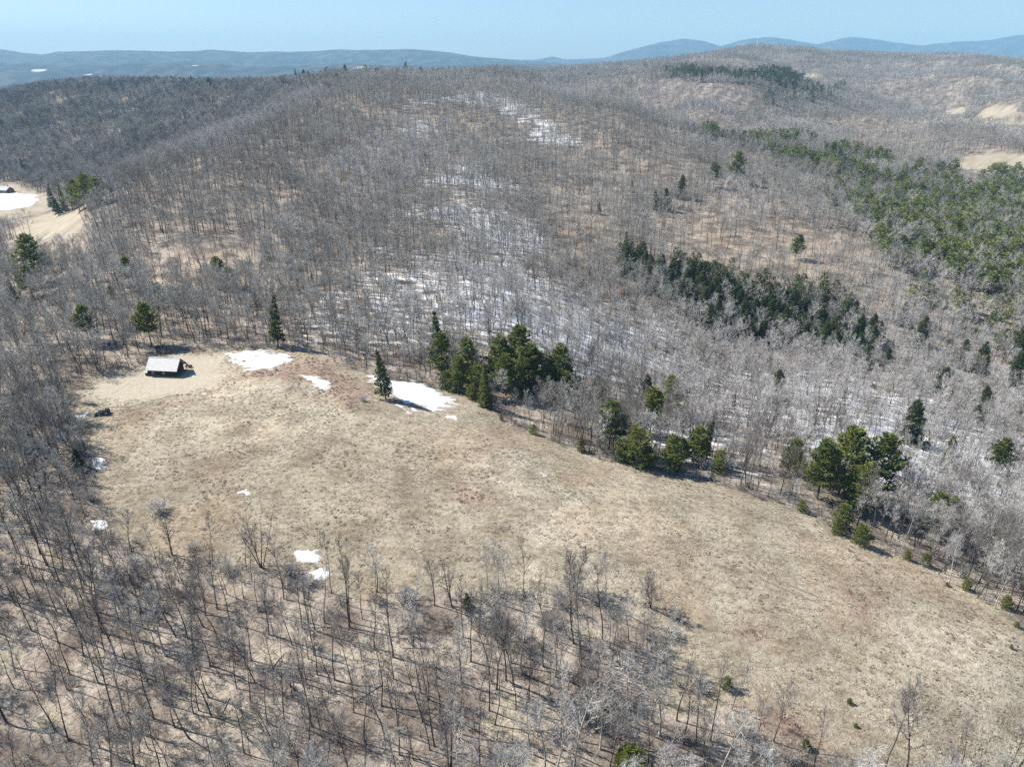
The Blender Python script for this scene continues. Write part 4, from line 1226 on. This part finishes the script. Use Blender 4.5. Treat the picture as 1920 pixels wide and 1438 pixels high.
def grow(name, label, sel, forms, nper, hform, seed):
    T = REST[sel]
    rg = np.random.default_rng(seed)
    n = len(T)
    s = T[:, 3] / hform
    w = s * rg.uniform(.8, 1.4, n)
    P = T[:, :3].copy(); P[:, 2] -= .05
    idx = T[:, 4].astype(int) * nper + rg.integers(0, nper, n)
    mass(name, label, 'forest', forms, P, idx, np.stack([w, w, s], -1), np.stack([rg.normal(0, .05, n), rg.normal(0, .05, n), rg.uniform(0, 6.28, n)], -1))
    print(name, n)
b_ = REST[:, 5]
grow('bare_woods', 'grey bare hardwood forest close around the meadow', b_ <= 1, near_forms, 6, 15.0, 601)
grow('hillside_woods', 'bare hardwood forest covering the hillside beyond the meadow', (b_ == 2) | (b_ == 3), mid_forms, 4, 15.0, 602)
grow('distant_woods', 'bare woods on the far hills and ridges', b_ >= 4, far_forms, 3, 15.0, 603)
def undergrowth():
    rg = np.random.default_rng(650)
    x, y = jitter(1.9, -260, 300, 55, 300, 651)
    md = edge_dist(MEADOW, x, y)
    ok = (md < .5) & (np.abs(x) < 1.25 * y + 10) & (rg.uniform(size=len(x)) < np.where(y < 160, .38, .35) * np.clip(fbm(x / 14, y / 14, 3, 12) * 2.2 - .25, .15, 1) + .4 * (md > -5) * (y > 140))
    for p in (YARD,): ok &= edge_dist(p, x, y) < -1
    x, y = x[ok], y[ok]
    n = len(x)
    sap = [bare_tree(660 + k, 6, .18, 9, .24, .12, 1, .05, 4, 3, 0, .012, .1) for k in range(4)]
    fm = [joined('sapling', sap[k], M_BARK, TW[k % 3]) for k in range(4)] + [joined('brush', brush(670 + k, 3.0, 12), M_BARK, TW[k]) for k in range(2)]
    s = rg.uniform(.35, 1.15, n)
    mass('undergrowth', 'thin leafless saplings and brush under the bare trees', 'undergrowth', fm, np.stack([x, y, ground(x, y)], -1), np.where((md[ok] > -4) & (rg.uniform(size=n) < .5), 4 + rg.integers(0, 2, n), rg.integers(0, 6, n)), np.stack([s, s, s], -1), np.stack([rg.normal(0, .12, n), rg.normal(0, .12, n), rg.uniform(0, 6.28, n)], -1))
    print('undergrowth', n)
undergrowth()
if CON_FAR:
    fs = [joined('evergreen', conifer(700 + k, 15, kd, bt, wd, 1), M_PINE_BARK, mt) for k, (kd, bt, wd, mt) in enumerate([('pine', .25, .25, M_PINE), ('pine', .3, .22, M_PINE), ('hemlock', .08, .25, M_HEMLOCK), ('spruce', .1, .22, M_HEMLOCK)])]
    rg = np.random.default_rng(604)
    A = np.array([c[:4] for c in CON_FAR])
    idx = np.array([{'pine': int(rg.integers(2)), 'hemlock': 2, 'spruce': 3, 'bushpine': 0}[c[4]] for c in CON_FAR])
    s = A[:, 3] / 15.0
    w = s * rg.uniform(1.15, 1.6, len(s))
    mass('evergreen_woods', 'far green evergreen woods in the valley and on the knoll', 'forest', fs, A[:, :3], idx, np.stack([w, w, s], -1), np.stack([rg.normal(0, .02, len(s)), rg.normal(0, .02, len(s)), rg.uniform(0, 6.28, len(s))], -1))
    print('evergreen', len(s), 'own', N_CON)

# ------------------------------------------------------------------ built things
class MB:
    """boxes, rods and prisms gathered into one part"""
    def __init__(self): self.v, self.f = [], []
    def _add(self, v, f):
        b = len(self.v); self.v += [tuple(p) for p in v]; self.f += [tuple(i + b for i in q) for q in f]
        return self
    def box(self, c, s, rz=0.0, rx=0.0, ry=0.0):
        from mathutils import Euler
        m = Euler((rx, ry, rz)).to_matrix()
        v = [Vector(c) + m @ Vector((sx * s[0] / 2, sy * s[1] / 2, sz * s[2] / 2)) for sz in (-1, 1) for sy in (-1, 1) for sx in (-1, 1)]
        return self._add(v, [(0, 2, 3, 1), (4, 5, 7, 6), (0, 1, 5, 4), (2, 6, 7, 3), (0, 4, 6, 2), (1, 3, 7, 5)])
    def rod(self, a, b, r, r2=None, n=8):
        a, b = Vector(a), Vector(b); d = (b - a).normalized()
        u = d.orthogonal().normalized(); w = d.cross(u)
        r2 = r if r2 is None else r2
        ring = lambda p, q: [p + (u * math.cos(k * 6.28318 / n) + w * math.sin(k * 6.28318 / n)) * q for k in range(n)]
        f = [(k, (k + 1) % n, n + (k + 1) % n, n + k) for k in range(n)] + [tuple(range(n))[::-1], tuple(range(n, 2 * n))]
        return self._add(ring(a, r) + ring(b, r2), f)
    def prism(self, outline, y0, y1):
        """outline in x,z pushed from y0 to y1"""
        n = len(outline)
        v = [(x, y0, z) for x, z in outline] + [(x, y1, z) for x, z in outline]
        return self._add(v, [tuple(range(n)), tuple(range(n, 2 * n))[::-1]] + [(k, n + k, n + (k + 1) % n, (k + 1) % n) for k in range(n)])
    def wheel(self, c, r, w, ax=(0, 1, 0), n=18, hole=.55):
        """a tyre with a rounded tread and an open middle"""
        c, ax = Vector(c), Vector(ax).normalized(); u = ax.orthogonal().normalized(); q = ax.cross(u)
        prof = [(hole * r, -w * .42), (r * .9, -w * .5), (r, -w * .3), (r, w * .3), (r * .9, w * .5), (hole * r, w * .42)]
        v = [c + (u * math.cos(k * 6.28318 / n) + q * math.sin(k * 6.28318 / n)) * pr + ax * pa for k in range(n) for pr, pa in prof]
        m = len(prof)
        return self._add(v, [(k * m + j, k * m + (j + 1) % m, ((k + 1) % n) * m + (j + 1) % m, ((k + 1) % n) * m + j) for k in range(n) for j in range(m)])
    def build(self, name, mat, parent=None, bevel=0.0):
        me = bpy.data.meshes.new(name); me.from_pydata(self.v, [], self.f); me.materials.append(mat); me.update()
        o = link(bpy.data.objects.new(name, me), parent)
        if bevel:
            bv = o.modifiers.new('bevel', 'BEVEL'); bv.width = bevel; bv.segments = 2
        return o

M_LOG = simple_mat('dark_logs', (.045, .032, .024), .85, .4, 2.5, bump=.4)
M_ROOFING = simple_mat('weathered_pale_shingles', (.62, .60, .565), .75, .12, 1.6, bump=.5)
M_TRIM = simple_mat('dark_trim', (.03, .024, .02), .8, .3, 3)
M_PANE = simple_mat('window_glass', (.10, .12, .14), .15, .2, 2)
M_WHITE = simple_mat('white_paint', (.72, .72, .70), .6, .1, 3)
M_STONE = simple_mat('field_stone', (.26, .25, .23), .9, .35, 4, bump=.5)
M_BOARD = simple_mat('grey_boards', (.20, .18, .155), .9, .35, 3, bump=.4)
M_BLACK = simple_mat('dark_machine_paint', (.016, .017, .018), .45, .3, 4)
M_RUBBER = simple_mat('tyre_rubber', (.018, .018, .018), .9, .3, 6)
M_STEEL = simple_mat('dull_steel', (.42, .42, .40), .55, .2, 5, .2)
M_SEAT = simple_mat('black_seat', (.02, .02, .02), .6, .2, 5)
M_RED = simple_mat('dark_red_paint', (.16, .022, .018), .4, .2, 5)
M_HOUSE = simple_mat('brown_clapboard', (.14, .10, .075), .85, .25, 2)
M_GREYROOF = simple_mat('grey_roof', (.36, .37, .38), .7, .2, 2)

def cabin():
    p = on_ground(305, 706)
    rz = R(-6)
    fx, fy = math.cos(rz), math.sin(rz)
    root = empty('log_cabin', (p[0], p[1] + 2.7, float(ground(p[0], p[1] + 2.7)) - .02), rz)
    tag(root, 'dark log cabin with a pale shingle roof at the top of the meadow', 'cabin')
    L, W, Hw, rise, over = 8.4, 5.4, 2.5, 2.65, .55
    MB().box((0, 0, .02), (L + .1, W + .1, .55)).build('foundation', M_STONE, root)
    for nm, y in (('front_wall', -W / 2), ('rear_wall', W / 2)):
        m = MB()
        for k in range(9): m.rod((-L / 2 - .25, y, .38 + k * .25), (L / 2 + .25, y, .38 + k * .25), .145)
        m.build(nm, M_LOG, root)
    for nm, x in (('end_wall', -L / 2), ('end_wall', L / 2)):
        m = MB()
        for k in range(9): m.rod((x, -W / 2 - .25, .50 + k * .25), (x, W / 2 + .25, .50 + k * .25), .145)
        for k in range(9):
            z = 2.62 + k * .26
            hw = (W / 2) * (1 - (z - 2.55) / (rise - .1))
            if hw > .15: m.rod((x, -hw, z), (x, hw, z), .14)
        m.build(nm, M_LOG, root)
    # roof: two slopes laid in overlapping courses
    sl = math.hypot(W / 2 + over, rise * (W / 2 + over) / (W / 2)); ang = math.atan2(rise, W / 2)
    for s, nm in ((-1, 'roof'), (1, 'roof')):
        n = 14
        m = MB()
        for k in range(n):
            f = (k + .5) / n
            yy = s * (W / 2 + over) * (1 - f); zz = Hw + .18 + rise - (rise / (W / 2)) * abs(yy) + .02
            m.box((.55, yy, zz + .05), (L + 2.1, sl / n * 1.25, .05), 0, s * -(ang - .035))
        o = m.build(nm, M_ROOFING, root)
        e = s * (W / 2 + over)
        MB().box((.55, e + s * .03, Hw + .16 + rise - (rise / (W / 2)) * abs(e)), (L + 2.1, .06, .16)).build('fascia', M_TRIM, o)
    MB().box((.55, 0, Hw + rise + .30), (L + 2.14, .28, .07)).build('ridge_cap', M_ROOFING, root)
    for x in (-L / 2 - .48, L / 2 + 1.58):
        for s in (-1, 1):
            yy = s * (W / 2 + over) / 2
            MB().box((x, yy, Hw + .08 + rise - (rise / (W / 2)) * abs(yy)), (.06, sl * .99, .2), 0, s * -ang).build('barge_board', M_TRIM, root)
    for x in (-2.55, 1.05):
        w = MB().box((x, -W / 2 - .16, 1.62), (1.0, .1, 1.0)).build('window', M_TRIM, root, .01)
        MB().box((x, -W / 2 - .225, 1.62), (.84, .03, .84)).build('pane', M_PANE, w)
        m = MB().box((x, -W / 2 - .25, 1.62), (.05, .03, .86)).box((x, -W / 2 - .253, 1.62), (.86, .03, .05))
        m.build('muntin', M_WHITE, w)
        MB().box((x, -W / 2 - .25, 1.08), (1.1, .2, .07)).build('sill', M_WHITE, w)
    d = MB().box((L / 2 + .17, -.4, 1.32), (.09, .95, 2.0)).build('door', M_TRIM, root, .01)
    MB().rod((L / 2 + .22, -.05, 1.3), (L / 2 + .3, -.05, 1.3), .035).build('handle', M_STEEL, d)
    # porch under the long right-hand eave
    pd = MB()
    for k in range(8): pd.box((L / 2 + .38 + k * .16, 0, .32), (.145, W, .07))
    pd.build('porch_deck', M_BOARD, root)
    for y in (-W / 2 + .1, W / 2 - .1):
        MB().rod((L / 2 + 1.35, y, .2), (L / 2 + 1.35, y, 2.75), .09).build('porch_post', M_LOG, root)
    MB().box((L / 2 + 1.35, 0, 2.8), (.16, W, .18)).build('porch_beam', M_LOG, root)
    # stove pipe on the rear slope
    pipe = MB().rod((-2.2, 1.5, 3.4), (-2.2, 1.5, 5.2), .11).build('stove_pipe', M_STEEL, root)
    MB().rod((-2.2, 1.5, 5.24), (-2.2, 1.5, 5.32), .2, .06).build('cap', M_STEEL, pipe)
    def at(dx, dy):
        x, y = p[0] + dx * fx - dy * fy, p[1] + 2.7 + dx * fy + dy * fx
        return x, y, float(ground(x, y))
    # lean-to stack at the left end
    r2 = empty('firewood_stack', at(-L / 2 - 1.0, -1.6), rz)
    tag(r2, 'stack of firewood under a pale sheet against the left end of the cabin', 'firewood')
    k = 0
    for row in range(5):
        for c in range(8):
            MB().rod((-.32, -1.05 + c * .27 + (row % 2) * .1, .17 + row * .2), (.32, -1.05 + c * .27 + (row % 2) * .1, .17 + row * .2), .115, n=7).build('log', M_BOARD, r2)
    MB().box((0, 0, 1.16), (.95, 2.6, .04), 0, 0, .1).build('cover_sheet', M_WHITE, r2)
    for y in (-1.2, 1.25):
        MB().box((0, y, .55), (.08, .08, 1.15)).build('post', M_BOARD, r2)
    return p, rz
CABIN_P, CABIN_RZ = cabin()

def outhouse():
    p = on_ground(290, 670)
    r = empty('outhouse', (p[0], p[1] + 4, float(ground(p[0], p[1] + 4)) - .05), R(-4))
    tag(r, 'small dark wooden shed at the wood edge behind the cabin', 'shed')
    for k in range(8): MB().box((-.72 + k * .206, -.8, 1.15), (.19, .05, 2.3)).build('plank', M_LOG, r)
    MB().box((0, .8, 1.2), (1.66, .05, 2.4)).build('rear_wall', M_LOG, r)
    for x in (-.84, .84): MB().prism([(-.0, 0)], 0, 0) if False else MB().box((x, 0, 1.15), (.05, 1.6, 2.3)).build('side_wall', M_LOG, r)
    MB().box((0, 0, 2.45), (2.1, 2.2, .07), 0, -.12).build('roof', M_TRIM, r)
    d = MB().box((.1, -.85, 1.05), (.75, .05, 1.9)).build('door', M_BOARD, r)
    MB().box((.4, -.9, 1.05), (.04, .05, .14)).build('handle', M_STEEL, d)
    for dx, dy, nm, lab in ((-2.6, -1.0, 'brush_pile', 'heap of cut poles left of the small shed behind the cabin'), (2.7, .2, 'brush_pile', 'heap of cut poles right of the small shed behind the cabin')):
        x, y = p[0] + dx, p[1] + 4 + dy
        b = empty(nm, (x, y, float(ground(x, y))), .3)
        tag(b, lab, 'brush pile')
        rg = np.random.default_rng(int(dx * 10) % 97)
        for q in range(9):
            a = rg.normal(0, .5); cx, cy = rg.normal(0, .35, 2); ln = rg.uniform(.8, 1.5)
            MB().rod((cx - math.cos(a) * ln, cy - math.sin(a) * ln, .08 + .05 * q), (cx + math.cos(a) * ln, cy + math.sin(a) * ln, .14 + .06 * q), .07, .04, 6).build('pole', M_LOG, b)
outhouse()

def tractor():
    p = on_ground(196, 777)
    r = empty('tractor', (p[0], p[1], float(ground(p[0], p[1])) ), R(180 + 16))
    tag(r, 'small dark tractor with a front loader parked on the track below the cabin', 'tractor')
    MB().prism([(-.95, .55), (1.5, .55), (1.55, 1.05), (1.35, 1.28), (.35, 1.34), (.2, 1.1), (-.95, 1.05)], -.36, .36).build('body', M_BLACK, r, .03)
    for s in (-1, 1):
        MB().box((.85, s * .38, 1.02), (1.15, .03, .34)).build('side_panel', M_WHITE, r)
        w = MB().wheel((-.75, s * .78, .68), .70, .40).build('rear_wheel', M_RUBBER, r)
        MB().rod((-.75, s * .66, .68), (-.75, s * .90, .68), .40, n=16).build('rim', M_STEEL, w)
        w = MB().wheel((1.05, s * .66, .42), .42, .26).build('front_wheel', M_RUBBER, r)
        MB().rod((1.05, s * .57, .42), (1.05, s * .76, .42), .24, n=14).build('rim', M_STEEL, w)
        MB().prism([(-1.45, 1.15), (-1.2, 1.52), (-.45, 1.56), (-.1, 1.2), (-.2, 1.2), (-.5, 1.46), (-1.15, 1.42), (-1.33, 1.12)], s * .56 - .2, s * .56 + .2).build('fender', M_BLACK, r)
        MB().rod((-1.05, s * .5, .9), (-1.1, s * .5, 2.25), .04).build('roll_bar_post', M_WHITE, r)
        m = MB().rod((.0, s * .5, 1.2), (1.3, s * .5, 1.15), .06).rod((1.3, s * .5, 1.15), (2.15, s * .5, .35), .06).rod((.2, s * .5, .6), (.2, s * .5, 1.25), .06)
        a = m.build('loader_arm', M_BLACK, r)
        MB().rod((.5, s * .5, .75), (1.5, s * .5, .95), .035).build('hydraulic_ram', M_STEEL, a)
        MB().rod((1.52, s * .2, 1.0), (1.58, s * .2, 1.0), .07, n=10).build('headlight', M_WHITE, r)
    MB().rod((-1.1, -.52, 2.25), (-1.1, .52, 2.25), .04).build('roll_bar', M_WHITE, r)
    MB().prism([(2.05, .1), (2.75, .06), (2.75, .1), (2.2, .2), (2.12, .75), (2.05, .75)], -.85, .85).build('bucket', M_BLACK, r)
    MB().box((-.8, 0, 1.18), (.45, .5, .12)).box((-1.02, 0, 1.42), (.1, .5, .42)).build('seat', M_SEAT, r, .02)
    m = MB().rod((.05, 0, 1.15), (-.25, 0, 1.5), .03)
    st = m.build('steering_column', M_BLACK, r)
    MB().wheel((-.26, 0, 1.52), .2, .04, (-.65, 0, .76), 16, .82).build('steering_wheel', M_BLACK, st)
    MB().rod((.9, .15, 1.25), (.9, .15, 1.85), .035).build('exhaust', M_STEEL, r)
    MB().rod((-.75, -.7, .68), (-.75, .7, .68), .1).rod((1.05, -.6, .42), (1.05, .6, .42), .07).build('axle', M_BLACK, r)
tractor()

def quad():
    p = on_ground(353, 690)
    x, y = p[0], p[1] + .5
    r = empty('quad_bike', (x, y, float(ground(x, y))), R(165))
    tag(r, 'dark red quad bike parked beside the right end of the cabin', 'quad bike')
    MB().prism([(-.85, .5), (.8, .5), (.95, .8), (.5, .92), (.2, .85), (-.5, .85), (-.95, .82)], -.25, .25).build('body', M_RED, r, .04)
    MB().prism([(-.6, .85), (.05, .83), (.0, .95), (-.55, 1.0)], -.18, .18).build('seat', M_SEAT, r, .03)
    for sx in (-.65, .65):
        for s in (-1, 1):
            w = MB().wheel((sx, s * .45, .31), .31, .24, n=14).build('wheel', M_RUBBER, r)
            MB().rod((sx, s * .37, .31), (sx, s * .53, .31), .16, n=10).build('rim', M_STEEL, w)
            MB().prism([(sx - .42, .62), (sx - .2, .74), (sx + .25, .74), (sx + .42, .6), (sx + .25, .69), (sx - .2, .69)], s * .45 - .16, s * .45 + .16).build('fender', M_RED, r)
        m = MB()
        for k in range(5): m.rod((sx - .28 + k * .14, -.38, .98), (sx - .28 + k * .14, .38, .98), .016, n=6)
        m.rod((sx - .3, -.38, .98), (sx + .3, -.38, .98), .018, n=6).rod((sx - .3, .38, .98), (sx + .3, .38, .98), .018, n=6).build('cargo_rack', M_STEEL, r)
    hb = MB().rod((.45, 0, .9), (.3, 0, 1.12), .03).rod((.3, -.38, 1.15), (.3, .38, 1.15), .022).build('handlebar', M_BLACK, r)
    for s in (-1, 1): MB().rod((.3, s * .28, 1.15), (.3, s * .42, 1.15), .032).build('grip', M_SEAT, hb)
    MB().rod((.92, 0, .78), (1.0, 0, .78), .09, n=10).build('headlight', M_WHITE, r)
quad()
x_, y_ = CABIN_P[0] + 9.2, CABIN_P[1] + .6
sp = np.array([(x_ - .9, y_ - .5), (x_ + .7, y_ - .7), (x_ + 1.1, y_ + .5), (x_ - .4, y_ + .7)])
o = snow_sheet('snow_patch', sp, .12, -.2, 130, rag=.6, fade=.6)
if o: tag(o, 'small snow heap lying in the shadow at the right end of the cabin', 'snow', kind='thing')

def house(name, u, v, dy, size, rz, wall, roof, label, cat):
    p = on_ground(u, v)
    x, y = p[0], p[1] + dy
    r = empty(name, (x, y, float(ground(x, y)) - .3), R(rz))
    tag(r, label, cat)
    L, W, H, rise = size
    MB().box((0, 0, H / 2), (L, W, H)).build('wall', wall, r)
    for s in (-1, 1):
        MB().prism([(-L / 2, H), (0, H), (0, H)], 0, 0) if False else None
        sl = math.hypot(W / 2 + .5, rise * (W / 2 + .5) / (W / 2)); a = math.atan2(rise, W / 2); yy = s * (W / 2 + .5) / 2
        MB().box((0, yy, H + rise - rise / (W / 2) * abs(yy) + .1), (L + 1.2, sl, .18), 0, -s * a).build('roof', roof, r)
    for s in (-1, 1):
        g = MB(); g._add([(s * L / 2 - s * .06, -W / 2, H), (s * L / 2 - s * .06, W / 2, H), (s * L / 2 - s * .06, 0, H + rise), (s * L / 2 - s * .2, -W / 2, H), (s * L / 2 - s * .2, W / 2, H), (s * L / 2 - s * .2, 0, H + rise)], [(0, 1, 2), (3, 5, 4), (0, 3, 4, 1), (1, 4, 5, 2), (2, 5, 3, 0)])
        g.build('gable', wall, r)
    for k in range(4):
        xx = -L / 2 + L * (k + .5) / 4
        w = MB().box((xx, -W / 2 - .04, H * .58), (1.3, .1, 1.5)).build('window', M_WHITE, r)
        MB().box((xx, -W / 2 - .1, H * .58), (1.1, .04, 1.3)).build('pane', M_PANE, w)
    w = MB().box((L / 2 + .04, 0, H * .6), (.1, 1.4, 1.6)).build('window', M_WHITE, r)
    MB().box((L / 2 + .1, 0, H * .6), (.04, 1.2, 1.4)).build('pane', M_PANE, w)
    MB().box((-L / 2 + 1.2, -W / 2 - .05, 1.1), (1.0, .12, 2.1)).build('door', M_TRIM, r)
    MB().box((L * .2, W * .2, H + rise * .8), (.8, .8, rise + 1.2)).build('chimney', M_STONE, r)
house('lodge', 1503, 141, 4, (20, 14, 6, 8), 35, M_HOUSE, M_GREYROOF, 'distant lodge with a steep grey roof in a clearing on the far knoll', 'house')
house('house', -2, 366, 12, (14, 9, 3.2, 3.0), -18, M_HOUSE, M_GREYROOF, 'low dark house with a pale roof beside the snowy lawn at the far left', 'house')

def mast():
    p = on_ground(1419, 92)
    r = empty('mast', (p[0], p[1], float(ground(p[0], p[1]))))
    tag(r, 'thin white radio mast on the crest of the far right ridge', 'mast')
    for k in range(3):
        a = k * 2.094
        MB().rod((math.cos(a) * 2.2, math.sin(a) * 2.2, 0), (math.cos(a) * .5, math.sin(a) * .5, 42), .45, .25, 6).build('leg', M_WHITE, r)
    m = MB()
    for z in range(4, 40, 4):
        q = 2.2 - 1.7 * z / 42
        for k in range(3):
            a, b = k * 2.094, (k + 1) * 2.094
            m.rod((math.cos(a) * q, math.sin(a) * q, z), (math.cos(b) * q, math.sin(b) * q, z + 3), .15, n=5)
    m.build('bracing', M_WHITE, r)
    MB().rod((0, 0, 40), (0, 0, 50), .3, .1, 6).build('antenna', M_WHITE, r)
mast()

# ------------------------------------------------------------------ tussocks of last year's grass
def tussock(seed):
    rg = np.random.default_rng(seed)
    S = Shape()
    n = 22
    a = rg.uniform(0, 6.28, n); r = rg.uniform(0, .16, n)
    c = np.stack([np.cos(a) * r, np.sin(a) * r, np.full(n, -.03)], -1)
    t = rg.uniform(.7, 1.4, n)
    d = np.stack([np.cos(a) * np.sin(t), np.sin(a) * np.sin(t), np.cos(t)], -1)
    S.blades(c, d, np.stack([-np.cos(a) * np.cos(t), -np.sin(a) * np.cos(t), np.sin(t)], -1), rg.uniform(.2, .42, n), rg.uniform(.03, .06, n))
    return S
def straw_mat(name, a, b):
    m, nt, bs = new_mat(name)
    oi = nt.nodes.new('ShaderNodeObjectInfo')
    col = ramp(nt, oi.outputs['Random'], [(0, a), (1, b)])
    nt.links.new(col, bs.inputs['Base Color'])
    bs.inputs['Roughness'].default_value = .9
    bs.inputs['Specular IOR Level'].default_value = .1
    return m
M_STRAW = straw_mat('straw', (.24, .205, .15), (.40, .355, .275))
M_WEED = straw_mat('dead_weeds', (.13, .09, .066), (.29, .22, .168))
def tussocks():
    lo, hi = MEADOW.min(0) - 4, MEADOW.max(0) + 4
    rg = np.random.default_rng(900)
    n = 90000
    x, y = rg.uniform(lo[0], hi[0], n), rg.uniform(max(lo[1], 60), hi[1], n)
    md = edge_dist(MEADOW, x, y)
    fd = fbm(x / 5.5, y / 5.5, 3, 31)
    ok = (md > -3) & (rg.uniform(size=n) < sstep(.30, .70, fd) * .55 + .20) & (np.abs(x) < 1.1 * y + 5)
    ok &= edge_dist(YARD, x, y) < 1.5
    x, y, fd = x[ok], y[ok], fd[ok]
    weed = np.zeros(len(x), bool)
    for p in REDV: weed |= (edge_dist(p, x, y) + (fbm(x / 6, y / 6, 4, 8) - .5) * 14 > 1.5)
    weed |= rg.uniform(size=len(x)) < .16 * sstep(.42, .62, fbm(x / 9, y / 9, 3, 32)) * 2
    for sel, nm, lab, mt in ((~weed, 'grass', 'matted tussocks of dry straw-coloured grass over the meadow', M_STRAW), (weed, 'weeds', 'low reddish brown dead weeds in patches on the meadow', M_WEED)):
        P = np.stack([x[sel], y[sel], ground(x[sel], y[sel])], -1)
        k = len(P)
        s = rg.uniform(.45, 1.0, k) * (1.0 if nm == 'grass' else 1.15)
        mass(nm, lab, nm, [tussock(910 + q).mesh('tussock', mt) for q in range(5)], P, rg.integers(0, 5, k), np.stack([s * 1.2, s * 1.2, s * (.75 if nm == 'grass' else 1.0)], -1), np.stack([rg.normal(0, .1, k), rg.normal(0, .1, k), rg.uniform(0, 6.28, k)], -1))
        print(nm, k)
tussocks()

# ------------------------------------------------------------------ fallen trunks
def fallen():
    rg = np.random.default_rng(321)
    spots = [(120,1180),(230,1265),(330,1195),(420,1330),(520,1240),(610,1175),(690,1300),(780,1215),(860,1380),(960,1290),(1040,1230),(1120,1340),(180,1385),(560,1400),(300,1120),(1200,1300)]
    words = 'at the far left|in the lower left|left of centre below the clump|in the bottom left centre|in the left centre|near the top left|in the lower centre|in the upper centre|at the bottom centre|among the first aspens|above the aspens|in the lower aspens|in the bottom left corner|at the bottom left of centre|on the pale grass at the upper left|at the right end'.split('|')
    for (u, v), w in zip(spots, words):
        p = on_ground(u, v); L = rg.uniform(2.5, 5.5); a = rg.uniform(0, 6.28)
        n = 7
        S = Shape()
        q = np.linspace(-.5, .5, n) * L
        x, y = np.cos(a) * q, np.sin(a) * q
        z = ground(p[0] + x, p[1] + y) - p[2] + .10
        S.tube(np.stack([x, y, z], -1), np.linspace(.11, .03, n), 6)
        o = link(bpy.data.objects.new('fallen_trunk', S.mesh('fallen_trunk', M_ASPEN, True)))
        o.location = p
        T = Shape(); seg = []
        for k in range(5):
            i = int(rg.integers(2, n)); d = unit(rg.normal(0, 1, 3) + np.array([np.cos(a), np.sin(a), 1.2]))
            b = np.array([x[i], y[i], z[i]]); seg.append((*b, *(b + d * rg.uniform(.5, 1.3)), .035, 0))
        T.spikes(seg)
        link(bpy.data.objects.new('branch', T.mesh('branch', M_ASPEN)), o)
        tag(o, 'grey fallen trunk lying in the foreground wood ' + w, 'log', 'fallen trunks in the foreground wood')
fallen()

# ------------------------------------------------------------------ wheel ruts worn into the grass
M_RUT = simple_mat('worn_rut', (.20, .165, .125), .95, .3, 2.0)
def rut(px, width, label, seed):
    rg = np.random.default_rng(seed)
    p = np.array([on_ground(u, v)[:2] for u, v in px])
    d = np.concatenate([[0], np.cumsum(np.hypot(*np.diff(p, axis=0).T))])
    q = np.arange(0, d[-1], .5)
    x, y = np.interp(q, d, p[:, 0]), np.interp(q, d, p[:, 1])
    x += (fbm(q / 4, q * 0, 3, seed) - .5) * .5; y += (fbm(q / 4, q * 0 + 7, 3, seed) - .5) * .5
    tx, ty = np.gradient(x), np.gradient(y); l = np.hypot(tx, ty)
    w = width * np.clip(fbm(q / 1.3, q * 0 + 3, 3, seed + 1) * 2.4 - .55, 0.02, 1.1)
    X = np.stack([x - ty / l * w, x + ty / l * w], -1); Y = np.stack([y + tx / l * w, y - tx / l * w], -1)
    V = np.stack([X, Y, ground(X, Y) + .035], -1).reshape(-1, 3)
    k = np.arange(len(q) - 1)
    me = fast_mesh('path', V, np.stack([2 * k, 2 * k + 1, 2 * k + 3, 2 * k + 2], -1), [M_RUT])
    tag(link(bpy.data.objects.new('path', me)), label, 'path', kind='structure')
rut([(138,784),(160,775),(185,768),(205,762),(228,764),(255,760),(300,748),(340,738)], .34, 'upper wheel rut of the track past the tractor', 71)
rut([(140,792),(165,784),(186,783),(212,774),(240,768),(270,765),(310,755)], .3, 'lower wheel rut of the track past the tractor', 72)
rut([(1395,1062),(1440,1080),(1500,1105),(1570,1135)], .3, 'upper wheel rut across the lower right meadow', 73)
rut([(1385,1068),(1430,1086),(1490,1112),(1560,1143)], .3, 'lower wheel rut across the lower right meadow', 74)
rut([(350,768),(400,772),(450,782),(510,784),(560,770)], .24, 'faint curved wheel rut below the cabin', 75)

# ------------------------------------------------------------------ haze: the clear blue air between here and the mountains
def build_haze():
    lo, hi = (-26000.0, -600.0, float(GZ.min()) - 1.0), (26000.0, 15600.0, float(GZ.max()) + 8.0)
    v = [(x, y, z) for z in (lo[2], hi[2]) for y in (lo[1], hi[1]) for x in (lo[0], hi[0])]
    f = [(0, 2, 3, 1), (4, 5, 7, 6), (0, 1, 5, 4), (2, 6, 7, 3), (0, 4, 6, 2), (1, 3, 7, 5)]
    m = bpy.data.materials.new('clear_air')
    m.use_nodes = True
    nt = m.node_tree
    nt.nodes.remove(nt.nodes['Principled BSDF'])
    pv = nt.nodes.new('ShaderNodeVolumePrincipled')
    pv.inputs['Color'].default_value = (.42, .75, 1.0, 1)
    pv.inputs['Density'].default_value = 8.0e-5
    pv.inputs['Anisotropy'].default_value = 0.0
    nt.links.new(pv.outputs[0], nt.nodes['Material Output'].inputs['Volume'])
    me = bpy.data.meshes.new('haze')
    me.from_pydata(v, [], f)
    me.materials.append(m)
    tag(link(bpy.data.objects.new('haze', me)), 'thin blue air haze over the whole landscape', 'haze', kind='stuff')
build_haze()
print('LOW', float(GZ.min()), float(GZ.max()))
